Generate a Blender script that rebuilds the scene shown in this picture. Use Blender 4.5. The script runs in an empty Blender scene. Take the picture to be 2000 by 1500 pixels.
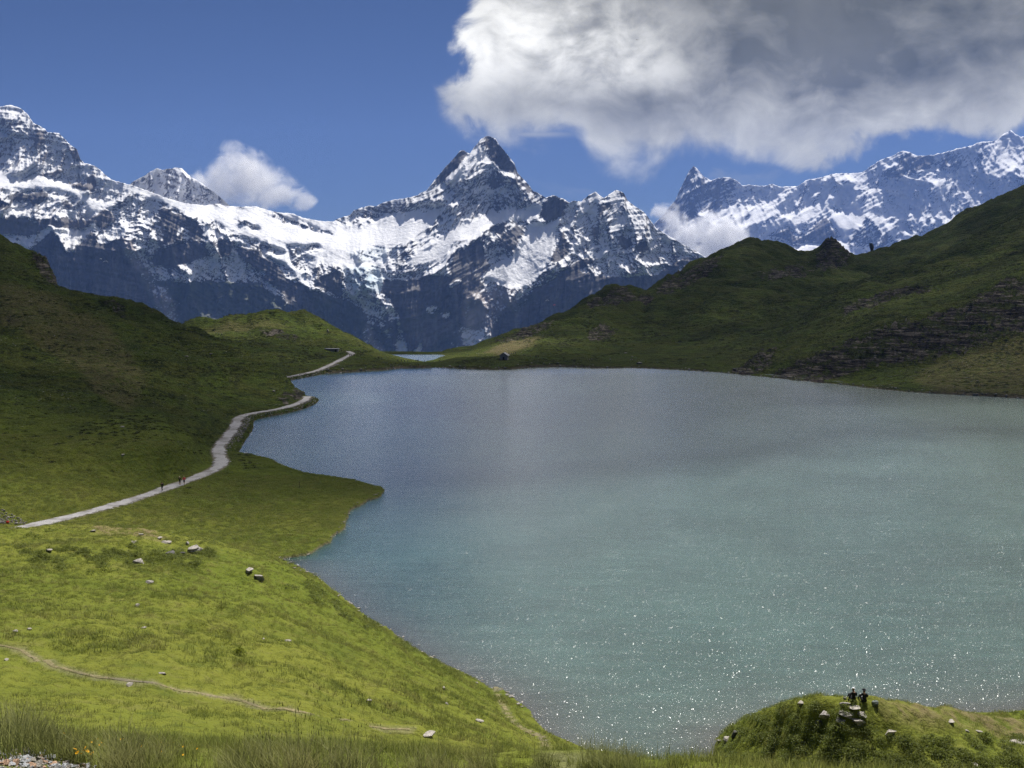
import bpy, math, random
import numpy as np
from mathutils import Vector
random.seed(7); np.random.seed(7)
R = math.radians
scene = bpy.context.scene
COL = scene.collection

# ------------------------------------------------------------------ camera
CAMZ = 40.0; F = 1985.0; PITCH = math.atan(178 / F)
cam_d = bpy.data.cameras.new('camera'); cam = bpy.data.objects.new('camera', cam_d); COL.objects.link(cam)
cam.location = (0, 0, CAMZ); cam.rotation_euler = (R(90) - PITCH, 0, 0)
cam_d.sensor_width = 36; cam_d.lens = 36 * F / 2000
cam_d.clip_start = 0.3; cam_d.clip_end = 60000
scene.camera = cam

# ------------------------------------------------------------------ render settings
SUN_AZ = R(22); SUN_EL = R(59)          # azimuth measured from +Y to the right
SUN_DIR = Vector((math.sin(SUN_AZ) * math.cos(SUN_EL), math.cos(SUN_AZ) * math.cos(SUN_EL), math.sin(SUN_EL)))
scene.view_settings.view_transform = 'Standard'
scene.view_settings.look = 'None'
scene.view_settings.exposure = 0.7
scene.view_settings.gamma = 1.0
scene.view_settings.use_curve_mapping = False
cy = scene.cycles
cy.use_denoising = True
cy.denoising_prefilter = 'NONE'; cy.denoising_input_passes = 'RGB_ALBEDO_NORMAL'
try: cy.denoiser = 'OPENIMAGEDENOISE'
except Exception: pass
cy.max_bounces = 8; cy.diffuse_bounces = 2; cy.glossy_bounces = 2; cy.transmission_bounces = 2
cy.volume_bounces = 6; cy.transparent_max_bounces = 12
cy.volume_step_rate = 1.0; cy.volume_max_steps = 256
cy.sample_clamp_indirect = 6.0
cy.caustics_reflective = False; cy.caustics_refractive = False

# ------------------------------------------------------------------ pixel helpers (photograph grid of 2000 x 1500)
CP, SP = math.cos(PITCH), math.sin(PITCH)
def ray(px, py):
    px = np.asarray(px, float); py = np.asarray(py, float)
    v = (750 - py) / F
    dy = CP + SP * v; dz = -SP + CP * v; dx = (px - 1000) / F
    return dx / dy, dz / dy              # x per metre of depth, z per metre of depth
def at(px, py, Y):
    a, b = ray(px, py); return float(a * Y), float(Y), float(CAMZ + b * Y)
def at_z(px, py, z=0.0):
    a, b = ray(px, py); Y = (z - CAMZ) / b; return float(a * Y), float(Y), float(z)
def sky_dir(px, py):
    a, b = ray(px, py)
    return math.atan(a), math.atan(b / math.hypot(1, a))

# ------------------------------------------------------------------ sun
sl = bpy.data.lights.new('sun', 'SUN'); sl.energy = 5.0; sl.angle = R(0.53); sl.color = (1.0, 0.955, 0.89)
sun = bpy.data.objects.new('sun', sl); COL.objects.link(sun)
sun.rotation_euler = (-SUN_DIR).to_track_quat('-Z', 'Y').to_euler(); sun.location = (0, 0, 300)

# ------------------------------------------------------------------ node helpers
class NT:
    def __init__(s, tree): s.t = tree; s.n = tree.nodes; s.l = tree.links
    def new(s, typ, **kw):
        nd = s.n.new(typ)
        for k, v in kw.items():
            if k.startswith('i_'):
                key = k[2:]; nd.inputs[int(key) if key.isdigit() else key.replace('_', ' ')].default_value = v
            else: setattr(nd, k, v)
        return nd
    def put(s, sock, v):
        if isinstance(v, bpy.types.NodeSocket): s.l.new(v, sock)
        elif isinstance(v, (tuple, list)) and len(v) == 3 and sock.type == 'RGBA': sock.default_value = (*v, 1)
        else: sock.default_value = v
    def m(s, op, a, b=0.0, c=None, clamp=False):
        nd = s.n.new('ShaderNodeMath'); nd.operation = op; nd.use_clamp = clamp
        s.put(nd.inputs[0], a); s.put(nd.inputs[1], b)
        if c is not None: s.put(nd.inputs[2], c)
        return nd.outputs[0]
    def mix(s, f, a, b, typ='MIX'):
        nd = s.n.new('ShaderNodeMix'); nd.data_type = 'RGBA'; nd.blend_type = typ; nd.clamp_factor = True
        s.put(nd.inputs[0], f); s.put(nd.inputs[6], a); s.put(nd.inputs[7], b)
        return nd.outputs[2]
    def smooth(s, v, a, b, lo=0.0, hi=1.0):
        nd = s.n.new('ShaderNodeMapRange'); nd.interpolation_type = 'SMOOTHSTEP'
        s.put(nd.inputs[0], v); nd.inputs[1].default_value = a; nd.inputs[2].default_value = b
        nd.inputs[3].default_value = lo; nd.inputs[4].default_value = hi
        return nd.outputs[0]
    def noise(s, vec, scale, detail=4, rough=0.55, dist=0.0, typ='FBM'):
        nd = s.n.new('ShaderNodeTexNoise'); nd.noise_type = typ
        nd.inputs['Scale'].default_value = scale; nd.inputs['Detail'].default_value = detail
        nd.inputs['Roughness'].default_value = rough; nd.inputs['Distortion'].default_value = dist
        if vec is not None: s.l.new(vec, nd.inputs['Vector'])
        return nd.outputs['Fac']
    def attr(s, name, which='Fac'):
        nd = s.n.new('ShaderNodeAttribute'); nd.attribute_name = name; return nd.outputs[which]
    def pos(s): return s.n.new('ShaderNodeNewGeometry').outputs['Position']
    def mapping(s, vec, scale=(1, 1, 1), rot=(0, 0, 0), loc=(0, 0, 0)):
        nd = s.n.new('ShaderNodeMapping'); s.l.new(vec, nd.inputs[0])
        nd.inputs['Scale'].default_value = scale; nd.inputs['Rotation'].default_value = rot; nd.inputs['Location'].default_value = loc
        return nd.outputs[0]
    def bump(s, h, strength, dist, normal=None):
        nd = s.n.new('ShaderNodeBump'); nd.inputs['Strength'].default_value = strength; nd.inputs['Distance'].default_value = dist
        s.put(nd.inputs['Height'], h)
        if normal is not None: s.l.new(normal, nd.inputs['Normal'])
        return nd.outputs[0]
def new_mat(name):
    m = bpy.data.materials.new(name); m.use_nodes = True; m.node_tree.nodes.clear(); return m, NT(m.node_tree)
def finish(T, color, rough=0.9, normal=None, spec=0.2, **kw):
    b = T.new('ShaderNodeBsdfPrincipled'); T.put(b.inputs['Base Color'], color); T.put(b.inputs['Roughness'], rough)
    b.inputs['Specular IOR Level'].default_value = spec
    if normal is not None: T.put(b.inputs['Normal'], normal)
    for k, v in kw.items(): T.put(b.inputs[k.replace('_', ' ')], v)
    o = T.new('ShaderNodeOutputMaterial'); T.l.new(b.outputs[0], o.inputs['Surface']); return b, o
def simple_mat(name, col, rough=0.8, var=0.25, scale=8.0, spec=0.2):
    m, T = new_mat(name); tc = T.new('ShaderNodeTexCoord').outputs['Object']
    n = T.noise(tc, scale, 5)
    c = T.mix(n, tuple(x * (1 - var) for x in col), tuple(min(1, x * (1 + var)) for x in col))
    finish(T, c, rough, T.bump(n, 0.3, 0.02), spec); return m

# ------------------------------------------------------------------ world: sky and the high cloud bank
world = bpy.data.worlds.new('World'); scene.world = world; world.use_nodes = True
W = NT(world.node_tree); W.n.clear()
sky = W.new('ShaderNodeTexSky'); sky.sky_type = 'NISHITA'; sky.sun_disc = False
sky.sun_elevation = SUN_EL; sky.sun_rotation = SUN_AZ; sky.altitude = 2300
sky.air_density = 1.1; sky.dust_density = 0.25; sky.ozone_density = 3.0
skyc = W.mix(1.0, sky.outputs[0], (0.29, 0.34, 0.48), 'MULTIPLY')
gen = W.new('ShaderNodeTexCoord').outputs['Generated']
sep = W.new('ShaderNodeSeparateXYZ'); W.l.new(gen, sep.inputs[0])
AZ = W.m('ARCTAN2', sep.outputs[0], sep.outputs[1]); EL = W.m('ARCSINE', sep.outputs[2])
def gauss(px, py, sx, sy, amp=1.0):
    a, e = sky_dir(px, py)
    da = W.m('DIVIDE', W.m('SUBTRACT', AZ, a), sx / F); de = W.m('DIVIDE', W.m('SUBTRACT', EL, e), sy / F)
    q = W.m('ADD', W.m('MULTIPLY', da, da), W.m('MULTIPLY', de, de))
    return W.m('MULTIPLY', W.m('EXPONENT', W.m('MULTIPLY', q, -1.0)), amp)
def addall(lst):
    r = lst[0]
    for x in lst[1:]: r = W.m('ADD', r, x)
    return r
# lower edge of the bank as a curve over azimuth
fc = W.new('ShaderNodeFloatCurve'); cv = fc.mapping.curves[0]
edge = [(820, 60), (880, 205), (960, 222), (1060, 218), (1130, 240), (1165, 300), (1230, 322), (1300, 312), (1380, 300), (1480, 300), (1600, 315), (1720, 300), (1840, 295), (1930, 262), (2010, 200), (2150, 120)]
AZ0, AZ1, EL0, EL1 = -0.15, 0.60, 0.0, 0.40
pts = []
for (x, y) in edge:
    a, e = sky_dir(x, y); pts.append(((a - AZ0) / (AZ1 - AZ0), (e - EL0) / (EL1 - EL0)))
pts = [(0.0, 0.9)] + pts + [(1.0, 0.60)]
cv.points[0].location = pts[0]; cv.points[1].location = pts[-1]
for p in pts[1:-1]: cv.points.new(*p)
fc.mapping.update()
W.put(fc.inputs['Value'], W.m('DIVIDE', W.m('SUBTRACT', AZ, AZ0), AZ1 - AZ0, clamp=True))
low = W.m('MULTIPLY', fc.outputs[0], EL1 - EL0)
warp = W.new('ShaderNodeTexNoise', i_Scale=7.0, i_Detail=3.0); W.l.new(gen, warp.inputs['Vector'])
wv = W.new('ShaderNodeVectorMath', operation='MULTIPLY_ADD'); W.l.new(warp.outputs['Color'], wv.inputs[0]); wv.inputs[1].default_value = (0.09, 0.09, 0.09); W.l.new(gen, wv.inputs[2])
wn = wv.outputs[0]
nA = W.noise(wn, 9.0, 9, 0.56); nB = W.noise(W.mapping(wn, scale=(1, 1, 1.5), loc=(3, 1, 7)), 24.0, 7, 0.55)
nC = W.noise(W.mapping(wn, loc=(9, 4, 2)), 4.0, 3, 0.5)
side = W.m('DIVIDE', W.m('SUBTRACT', AZ, sky_dir(905, 60)[0]), 0.05)      # left flank of the bank
side = W.m('ADD', side, W.m('MULTIPLY', gauss(850, 190, 60, 40), 0.9))
below = W.m('DIVIDE', W.m('SUBTRACT', EL, W.m('SUBTRACT', low, 0.010)), 0.035)
d0 = W.m('MINIMUM', W.m('MINIMUM', side, below), 2.5)
far_r = W.m('DIVIDE', W.m('SUBTRACT', 1.5, AZ), 0.3); top_f = W.m('DIVIDE', W.m('SUBTRACT', 0.95, EL), 0.25)
d0 = W.m('MINIMUM', W.m('MINIMUM', d0, far_r), top_f)
dn = W.m('ADD', W.m('MULTIPLY', W.m('SUBTRACT', nA, 0.5), 3.6), W.m('MULTIPLY', W.m('SUBTRACT', nB, 0.5), 1.3))
dens = W.m('ADD', d0, dn)
# thin wisps elsewhere, and unseen high cloud added to brighten the lake
soft = W.smooth(W.m('ADD', gauss(1150, 300, 420, 60), gauss(820, 200, 70, 50)), 0.1, 0.7)
cover = W.mix(soft, W.smooth(dens, -0.05, 0.45), W.smooth(dens, -0.25, 0.95))
hi_n = W.noise(W.mapping(gen, scale=(1, 1, 1.6), loc=(5, 2, 8)), 3.2, 6, 0.55)
cover = W.m('MAXIMUM', cover, W.m('MULTIPLY', W.m('MULTIPLY', W.smooth(hi_n, 0.50, 0.62), W.smooth(EL, 0.30, 0.50)), W.smooth(AZ, -0.15, 0.25)))
wisp = W.m('MULTIPLY', gauss(1040, 262, 70, 6, 0.55), 1.0)
wisp2 = W.m('MULTIPLY', W.smooth(W.noise(W.mapping(wn, scale=(1, 1, 3)), 12, 6), 0.5, 0.75), gauss(1340, 330, 220, 60, 0.5))
cover = W.m('MAXIMUM', cover, W.m('MAXIMUM', wisp, wisp2))
thick = W.m('ADD', d0, W.m('MULTIPLY', W.m('SUBTRACT', nA, 0.5), 3.0))
lum = W.smooth(thick, 0.1, 2.2, 0.60, 0.27)
bright = addall([gauss(1120, 85, 190, 75, 0.75), gauss(1010, 40, 120, 90, 0.25), gauss(930, 100, 60, 90, 0.22), gauss(1230, 140, 110, 40, 0.30), gauss(1250, 300, 130, 40, 0.20), gauss(1420, 180, 110, 50, 0.12), gauss(1620, 215, 200, 50, 0.20), gauss(1850, 230, 110, 40, 0.15)])
bmod = W.smooth(W.m('ADD', W.m('MULTIPLY', nB, 0.55), W.m('MULTIPLY', nA, 0.55)), 0.38, 0.68, 0.35, 1.25)
dark = addall([gauss(1790, 30, 450, 120, 0.25), gauss(1000, 205, 160, 34, 0.12), gauss(1330, -10, 90, 40, 0.20), gauss(1400, 270, 140, 30, 0.07)])
lum = W.m('SUBTRACT', W.m('ADD', lum, W.m('MULTIPLY', bright, bmod)), W.m('MULTIPLY', dark, W.smooth(nC, 0.36, 0.62, 0.45, 1.2)))
lum = W.m('ADD', lum, W.m('ADD', W.m('MULTIPLY', W.m('SUBTRACT', nB, 0.5), 0.55), W.m('MULTIPLY', W.m('SUBTRACT', nA, 0.5), 0.35)))
sx_ = W.new('ShaderNodeVectorMath', operation='DOT_PRODUCT'); W.l.new(gen, sx_.inputs[0]); sx_.inputs[1].default_value = tuple(SUN_DIR)
glow = W.smooth(sx_.outputs['Value'], 0.60, 0.98)
lum = W.m('ADD', W.m('MAXIMUM', lum, W.m('ADD', 0.135, W.m('ADD', W.m('MULTIPLY', W.m('SUBTRACT', nA, 0.5), 0.30), W.m('MULTIPLY', W.m('SUBTRACT', nC, 0.5), 0.22)))), W.m('MULTIPLY', W.m('MULTIPLY', W.smooth(EL, 0.24, 0.42), 0.35), W.m('ADD', 1.0, W.m('MULTIPLY', glow, 2.6))))  # cloud above the view made brighter towards the sun, lifting the water's reflection
CB = 11.6
cc = W.new('ShaderNodeCombineColor'); W.put(cc.inputs[0], W.m('MULTIPLY', lum, 1.0 * CB)); W.put(cc.inputs[1], W.m('MULTIPLY', W.m('SUBTRACT', lum, 0.004), 0.98 * CB)); W.put(cc.inputs[2], W.m('MULTIPLY', W.m('SUBTRACT', lum, 0.055), 0.93 * CB))
final = W.mix(cover, skyc, cc.outputs[0])
bg = W.new('ShaderNodeBackground'); bg.inputs[1].default_value = 0.05; W.l.new(final, bg.inputs[0])
wo = W.new('ShaderNodeOutputWorld'); W.l.new(bg.outputs[0], wo.inputs[0])
world.cycles.sampling_method = 'MANUAL'; world.cycles.sample_map_resolution = 512

# ------------------------------------------------------------------ numpy noise
_rng = np.random.RandomState(11)
_perm = _rng.permutation(512); _perm = np.concatenate([_perm, _perm, _perm])
_ga = _rng.rand(512) * 2 * np.pi; _gx, _gy = np.cos(_ga), np.sin(_ga)
def pnoise(x, y):
    xi = np.floor(x).astype(np.int64); yi = np.floor(y).astype(np.int64)
    xf = x - xi; yf = y - yi; u = xf * xf * xf * (xf * (xf * 6 - 15) + 10); v = yf * yf * yf * (yf * (yf * 6 - 15) + 10)
    def g(i, j, a, b):
        h = _perm[(_perm[(xi + i) & 511] + yi + j) & 511]; return _gx[h] * a + _gy[h] * b
    n00 = g(0, 0, xf, yf); n10 = g(1, 0, xf - 1, yf); n01 = g(0, 1, xf, yf - 1); n11 = g(1, 1, xf - 1, yf - 1)
    a = n00 + u * (n10 - n00); b = n01 + u * (n11 - n01)
    return (a + v * (b - a)) * 1.5
def fbm(x, y, octv=5, gain=0.5, lac=2.03):
    s = 0; a = 1.0; t = 0
    for i in range(octv):
        s = s + a * pnoise(x + 17.3 * i, y - 9.1 * i); t += a; a *= gain; x = x * lac; y = y * lac
    return s / t
def ridged(x, y, octv=6, gain=0.55, lac=2.07):
    s = 0; a = 1.0; t = 0; w = 1.0
    for i in range(octv):
        n = 1 - np.abs(pnoise(x + 31.7 * i, y + 13.9 * i)) * 1.7; n = np.clip(n, 0, 1) ** 2
        s = s + a * n * w; t += a; w = np.clip(n * 1.6, 0.15, 1); a *= gain; x = x * lac; y = y * lac
    return s / t
def sstep(x, a, b): t = np.clip((x - a) / (b - a), 0, 1); return t * t * (3 - 2 * t)
def inpoly(X, Y, poly):
    r = np.zeros(X.shape, bool); n = len(poly); j = n - 1
    for i in range(n):
        xi, yi = poly[i]; xj, yj = poly[j]
        c = ((yi > Y) != (yj > Y))
        if yj != yi: r ^= c & (X < (xj - xi) * (Y - yi) / (yj - yi) + xi)
        j = i
    return r
def blur(A, r):
    if r < 1: return A
    k = np.hanning(2 * r + 3)[1:-1]; k /= k.sum()
    P = np.pad(A, r, mode='edge')
    P = sum(k[i] * P[:, i:i + A.shape[1]] for i in range(2 * r + 1))
    return sum(k[i] * P[i:i + A.shape[0], :] for i in range(2 * r + 1))
def bilin(A, x, y):
    x = np.clip(x, 0, A.shape[1] - 1.001); y = np.clip(y, 0, A.shape[0] - 1.001)
    xi = x.astype(int); yi = y.astype(int); fx = x - xi; fy = y - yi
    return (A[yi, xi] * (1 - fx) + A[yi, xi + 1] * fx) * (1 - fy) + (A[yi + 1, xi] * (1 - fx) + A[yi + 1, xi + 1] * fx) * fy
def pchip(x, y, q):
    h = np.diff(x); d = np.diff(y) / h; m = np.zeros_like(y)
    w1 = 2 * h[1:] + h[:-1]; w2 = h[1:] + 2 * h[:-1]
    ok = d[:-1] * d[1:] > 0
    m[1:-1][ok] = ((w1 + w2)[ok]) / (w1[ok] / d[:-1][ok] + w2[ok] / d[1:][ok])
    m[0] = d[0]; m[-1] = d[-1]
    i = np.clip(np.searchsorted(x, q) - 1, 0, len(x) - 2); t = (q - x[i]) / h[i]
    t = np.clip(t, 0, 1)
    return ((1 + 2 * t) * (1 - t) ** 2) * y[i] + t * (1 - t) ** 2 * h[i] * m[i] + t * t * (3 - 2 * t) * y[i + 1] + t * t * (t - 1) * h[i] * m[i + 1]

# ------------------------------------------------------------------ mesh helpers
def tag(o, label=None, cat=None, group=None, kind=None):
    if label: o['label'] = label
    if cat: o['category'] = cat
    if group: o['group'] = group
    if kind: o['kind'] = kind
    return o
def mesh_np(name, verts, faces, mats=(), smooth=True, attrs=None, matidx=None):
    me = bpy.data.meshes.new(name); verts = np.asarray(verts, np.float32); faces = np.asarray(faces, np.int32)
    n = len(faces); k = faces.shape[1]
    me.vertices.add(len(verts)); me.vertices.foreach_set('co', verts.ravel())
    me.loops.add(n * k); me.loops.foreach_set('vertex_index', faces.ravel())
    me.polygons.add(n); me.polygons.foreach_set('loop_start', np.arange(0, n * k, k, dtype=np.int32))
    try: me.polygons.foreach_set('loop_total', np.full(n, k, np.int32))
    except Exception: pass
    for m in mats: me.materials.append(m)
    me.polygons.foreach_set('use_smooth', np.full(n, smooth))
    if matidx is not None: me.polygons.foreach_set('material_index', np.asarray(matidx, np.int32))
    me.update(calc_edges=True)
    if attrs:
        for a, v in attrs.items():
            at_ = me.attributes.new(a, 'FLOAT', 'POINT'); at_.data.foreach_set('value', np.asarray(v, np.float32).ravel())
    return me
def link(name, me, parent=None):
    o = bpy.data.objects.new(name, me); COL.objects.link(o)
    if parent is not None: o.parent = parent
    return o
def grid_faces(nr, nc, keep=None):
    idx = np.arange(nr * nc).reshape(nr, nc)
    f = np.stack([idx[:-1, :-1], idx[:-1, 1:], idx[1:, 1:], idx[1:, :-1]], -1)
    if keep is not None: return f[keep]
    return f.reshape(-1, 4)
def compact(V, Fc, attrs):
    used = np.zeros(len(V), bool); used[Fc.ravel()] = True
    m = np.cumsum(used) - 1
    return V[used], m[Fc], {k: v.ravel()[used] for k, v in attrs.items()}
#@@MATERIALS
# ------------------------------------------------------------------ terrain materials
def mat_mountain(name, rock_a, rock_b, veg=True):
    m, T = new_mat(name); P = T.pos()
    n1 = T.noise(T.mapping(P, scale=(1, 1, 2.4)), 0.004, 8, 0.6); n2 = T.noise(T.mapping(P, scale=(1, 1, 4.0), rot=(0.1, 0.25, 0)), 0.02, 6, 0.65)
    rock = T.mix(T.smooth(n1, 0.35, 0.65), rock_a, rock_b)
    rock = T.mix(T.smooth(n2, 0.40, 0.62), rock, tuple(c * 0.62 for c in rock_b), 'MIX')
    n3 = T.noise(T.mapping(P, scale=(1, 1, 0.14)), 0.014, 7, 0.68, 0.3); rock = T.mix(T.smooth(n3, 0.50, 0.68), rock, tuple(c * 1.35 for c in rock_b)); rock = T.mix(T.smooth(n3, 0.47, 0.36), rock, tuple(c * 0.5 for c in rock_a))
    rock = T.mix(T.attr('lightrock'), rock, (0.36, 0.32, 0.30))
    vegc = T.mix(T.smooth(n2, 0.35, 0.65), (0.030, 0.050, 0.022), (0.060, 0.085, 0.040))
    c = T.mix(T.attr('veg'), rock, vegc)
    snow = T.mix(T.attr('ice'), (0.73, 0.735, 0.75), (0.52, 0.61, 0.66))
    c = T.mix(T.attr('snow'), c, snow)
    nb = T.noise(P, 0.05, 6, 0.6)
    bstr = T.bump(nb, 0.55, 12.0)
    finish(T, c, 0.85, bstr, 0.15); return m
M_MTN = mat_mountain('alpine_rock_and_snow', (0.075, 0.072, 0.075), (0.135, 0.128, 0.125))

# ------------------------------------------------------------------ far mountains
def raster(polys, base, x0, y0, w, h, st=2, bl=2):
    gx, gy = np.meshgrid(np.arange(x0, x0 + w, st) + 0.5, np.arange(y0, y0 + h, st) + 0.5)
    A = np.full(gx.shape, float(base))
    for v, pts in polys: A[inpoly(gx, gy, pts)] = v
    return blur(A, bl)
def mountain(name, sil, bottom, D0, x_rng, step, paint, mat, seed, amp=1.0, base=(0.5, 47), label='', dip=((0,), (0.35,)), back=900):
    x0, x1 = x_rng; cols = np.arange(x0, x1 + step, step); nc = len(cols)
    sx = [p[0] for p in sil]; sy = [p[1] for p in sil]
    top = np.interp(cols, sx, sy)
    jit = 2.2 * fbm(cols / 9.0 + seed, cols * 0 + seed, 4)
    nr = int((bottom - top.min()) / step) + 1
    t = np.linspace(0, 1, nr)[:, None]
    PX = np.repeat(cols[None, :], nr, 0); PY = bottom + (top[None, :] - bottom) * t + jit[None, :] * t ** 14
    ytop = top.min() - 10; wpx, hpx = x1 - x0 + 20, bottom - ytop + 20
    rs = raster([(p[0], p[2]) for p in paint if p[0] is not None], base[0], x0 - 10, ytop - 10, wpx, hpx)
    rt = raster([(p[1], p[2]) for p in paint if p[1] is not None], base[1], x0 - 10, ytop - 10, wpx, hpx, bl=3)
    extra = {}
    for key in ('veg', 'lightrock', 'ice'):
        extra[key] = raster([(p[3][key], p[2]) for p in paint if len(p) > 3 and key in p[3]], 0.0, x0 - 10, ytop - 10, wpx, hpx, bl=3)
    wx = 5.0 * fbm(PX / 26.0 + seed, PY / 26.0, 4); wy = 5.0 * fbm(PX / 26.0, PY / 26.0 + seed, 4)
    def look(A): return bilin(A, (PX + wx - (x0 - 10)) / 2, (PY + wy - (ytop - 10)) / 2)
    S = look(rs); ST = np.radians(look(rt))
    rt2 = blur(rt, 9); STs = np.radians(bilin(rt2, (PX - (x0 - 10)) / 2, (PY - (ytop - 10)) / 2))
    # base depth from the steepness of each part of the face
    def bx(A, r):
        for _ in range(2):
            c = np.cumsum(np.pad(A, ((0, 0), (r + 1, r)), mode='edge'), axis=1); A = (c[:, 2 * r + 1:] - c[:, :-2 * r - 1]) / (2 * r + 1)
        return A
    Tr = np.radians(rt2); G = np.zeros_like(Tr); G[-1] = D0
    for i in range(len(G) - 2, -1, -1): G[i] = G[i + 1] + 2.0 * (G[i + 1] / F) / np.tan(Tr[i])
    G = bx(G, 38) + 0.7 * bx(blur(G - blur(bx(G, 9), 14), 3), 5)
    D = bilin(G, (PX - (x0 - 10)) / 2, (PY - (ytop - 10)) / 2)
    a, b = ray(PX, PY)
    mx = a * D; mz = CAMZ + b * D
    q = D.mean() / 7500.0
    lx = mx / (760 * q); lz = mz / (980 * q)
    ww = 0.35 * fbm(lx * 1.3 + seed, lz * 1.3, 3); 
    rg = ridged(lx + ww + seed, lz + ww * 0.6 + seed * 2, 7, 0.56)
    kk = np.interp(cols, dip[0], dip[1])[None, :]; sc_ = mz + np.cumsum(kk * np.gradient(a[0:1] * D.mean(), axis=1), axis=1)
    strata = fbm(lx * 0.8 + 5, sc_ / (38 * q), 3)
    rough = sstep(ST, R(24), R(44)) * 0.88 + 0.12
    rough = blur(rough, 3)
    fine = ridged(lx * 9 + seed + lz * 3, lz * 3.6 - lx * 2 + ww * 3, 4, 0.6)
    edge = np.clip((1 - t) * 14, 0.15, 1)
    wall = sstep(ST, R(58), R(72)); streak = ridged(lx * 11 + seed, lz * 1.3, 4, 0.6)
    disp = -(rg - 0.35) * 260 * q * amp * rough * edge * (1 - 0.55 * wall) - (fine - 0.4) * 42 * q * amp * rough * (1 - 0.8 * wall) - strata * 22 * q * rough * amp - wall * (streak - 0.4) * 45 * q
    D2 = D + disp
    X = a * D2; Yy = D2; Z = CAMZ + b * D2
    rib = ridged(lx * 5.5 + 0.9 * np.interp(cols, dip[0], dip[1])[None, :] * lz * 5 + 0.8 * ww + seed, lz * 2.2 + seed, 5, 0.6)
    disp2 = -(rib - 0.4) * 70 * q * amp * rough * edge * (1 - 0.7 * wall); D2 = D2 + disp2; X = a * D2; Yy = D2; Z = CAMZ + b * D2
    # normals from the grid
    P = np.stack([X, Yy, Z], -1)
    du = np.gradient(P, axis=1); dv = np.gradient(P, axis=0); N = np.cross(du, dv); N /= np.linalg.norm(N, axis=-1, keepdims=True) + 1e-9
    N *= np.sign(-N[..., 1:2] + 1e-6) * 1.0
    nz = np.abs(N[..., 2])
    nzs = nz - blur(nz, 10)
    sn = S + 0.115 - 0.20 * wall + 0.22 * (nz - np.cos(ST)) + 0.55 * nzs + (0.25 + 0.75 * sstep(S, 0.06, 0.30)) * (0.18 * fbm(lx * 4 + ww, sc_ / (120 * q), 4) - 0.50 * (rib - 0.36) + 0.16 * fbm(lx * 13, lz * 12, 4) + 0.16 * fbm(lx * 30, lz * 34, 3))
    snow = sstep(sn, 0.44, 0.58)
    # back side, falling away behind the crest
    Xb, Yb, Zb = [], [], []
    for k in range(1, 5):
        dd = back * k / 4.0
        Xb.append(X[-1] * (1 + dd / Yy[-1])); Yb.append(Yy[-1] + dd); Zb.append(np.maximum(Z[-1] - dd * (0.5 + 0.25 * k), np.minimum(Z[0], Z[-1] - 5)))
    V = np.stack([np.vstack([X] + Xb), np.vstack([Yy] + Yb), np.vstack([Z] + Zb)], -1)
    nr2 = V.shape[0]
    def ext(A): return np.vstack([A] + [A[-1]] * 4)
    A = {'snow': ext(snow)}
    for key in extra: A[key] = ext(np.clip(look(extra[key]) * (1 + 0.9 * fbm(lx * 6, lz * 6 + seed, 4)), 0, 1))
    me = mesh_np(name, V.reshape(-1, 3), grid_faces(nr2, len(cols)), [mat], True, A)
    o = link(name, me); tag(o, label, kind='structure')
    return o, D2

SIL_A = [(-120, 250), (-60, 230), (-20, 212), (0, 208), (20, 205), (40, 211), (55, 224), (65, 240), (75, 245), (88, 252), (92, 258), (115, 260), (130, 275), (140, 286), (150, 290), (157, 312), (165, 318), (185, 324), (200, 335), (210, 346), (220, 352), (240, 357), (260, 363), (290, 373), (320, 385), (360, 397), (400, 401), (425, 398), (440, 402), (470, 404), (500, 403), (520, 410), (545, 415), (560, 416), (575, 418), (590, 425), (620, 431), (650, 433), (658, 428), (685, 419), (692, 410), (720, 402), (735, 403), (745, 397), (765, 391), (785, 388), (800, 386), (815, 381), (834, 371), (850, 350), (872, 324), (890, 305), (899, 294), (906, 294), (914, 299), (918, 300), (925, 289), (940, 271), (950, 266), (958, 266), (968, 272), (980, 288), (992, 303), (1005, 320), (1011, 338), (1030, 358), (1042, 373), (1052, 378), (1066, 386), (1080, 381), (1100, 388), (1112, 396), (1120, 392), (1135, 394), (1150, 381), (1163, 374), (1172, 382), (1180, 387), (1195, 376), (1205, 371), (1219, 377), (1225, 391), (1240, 403), (1258, 414), (1270, 430), (1282, 446), (1310, 463), (1330, 475), (1360, 491), (1384, 506), (1400, 520), (1430, 545)]
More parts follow.
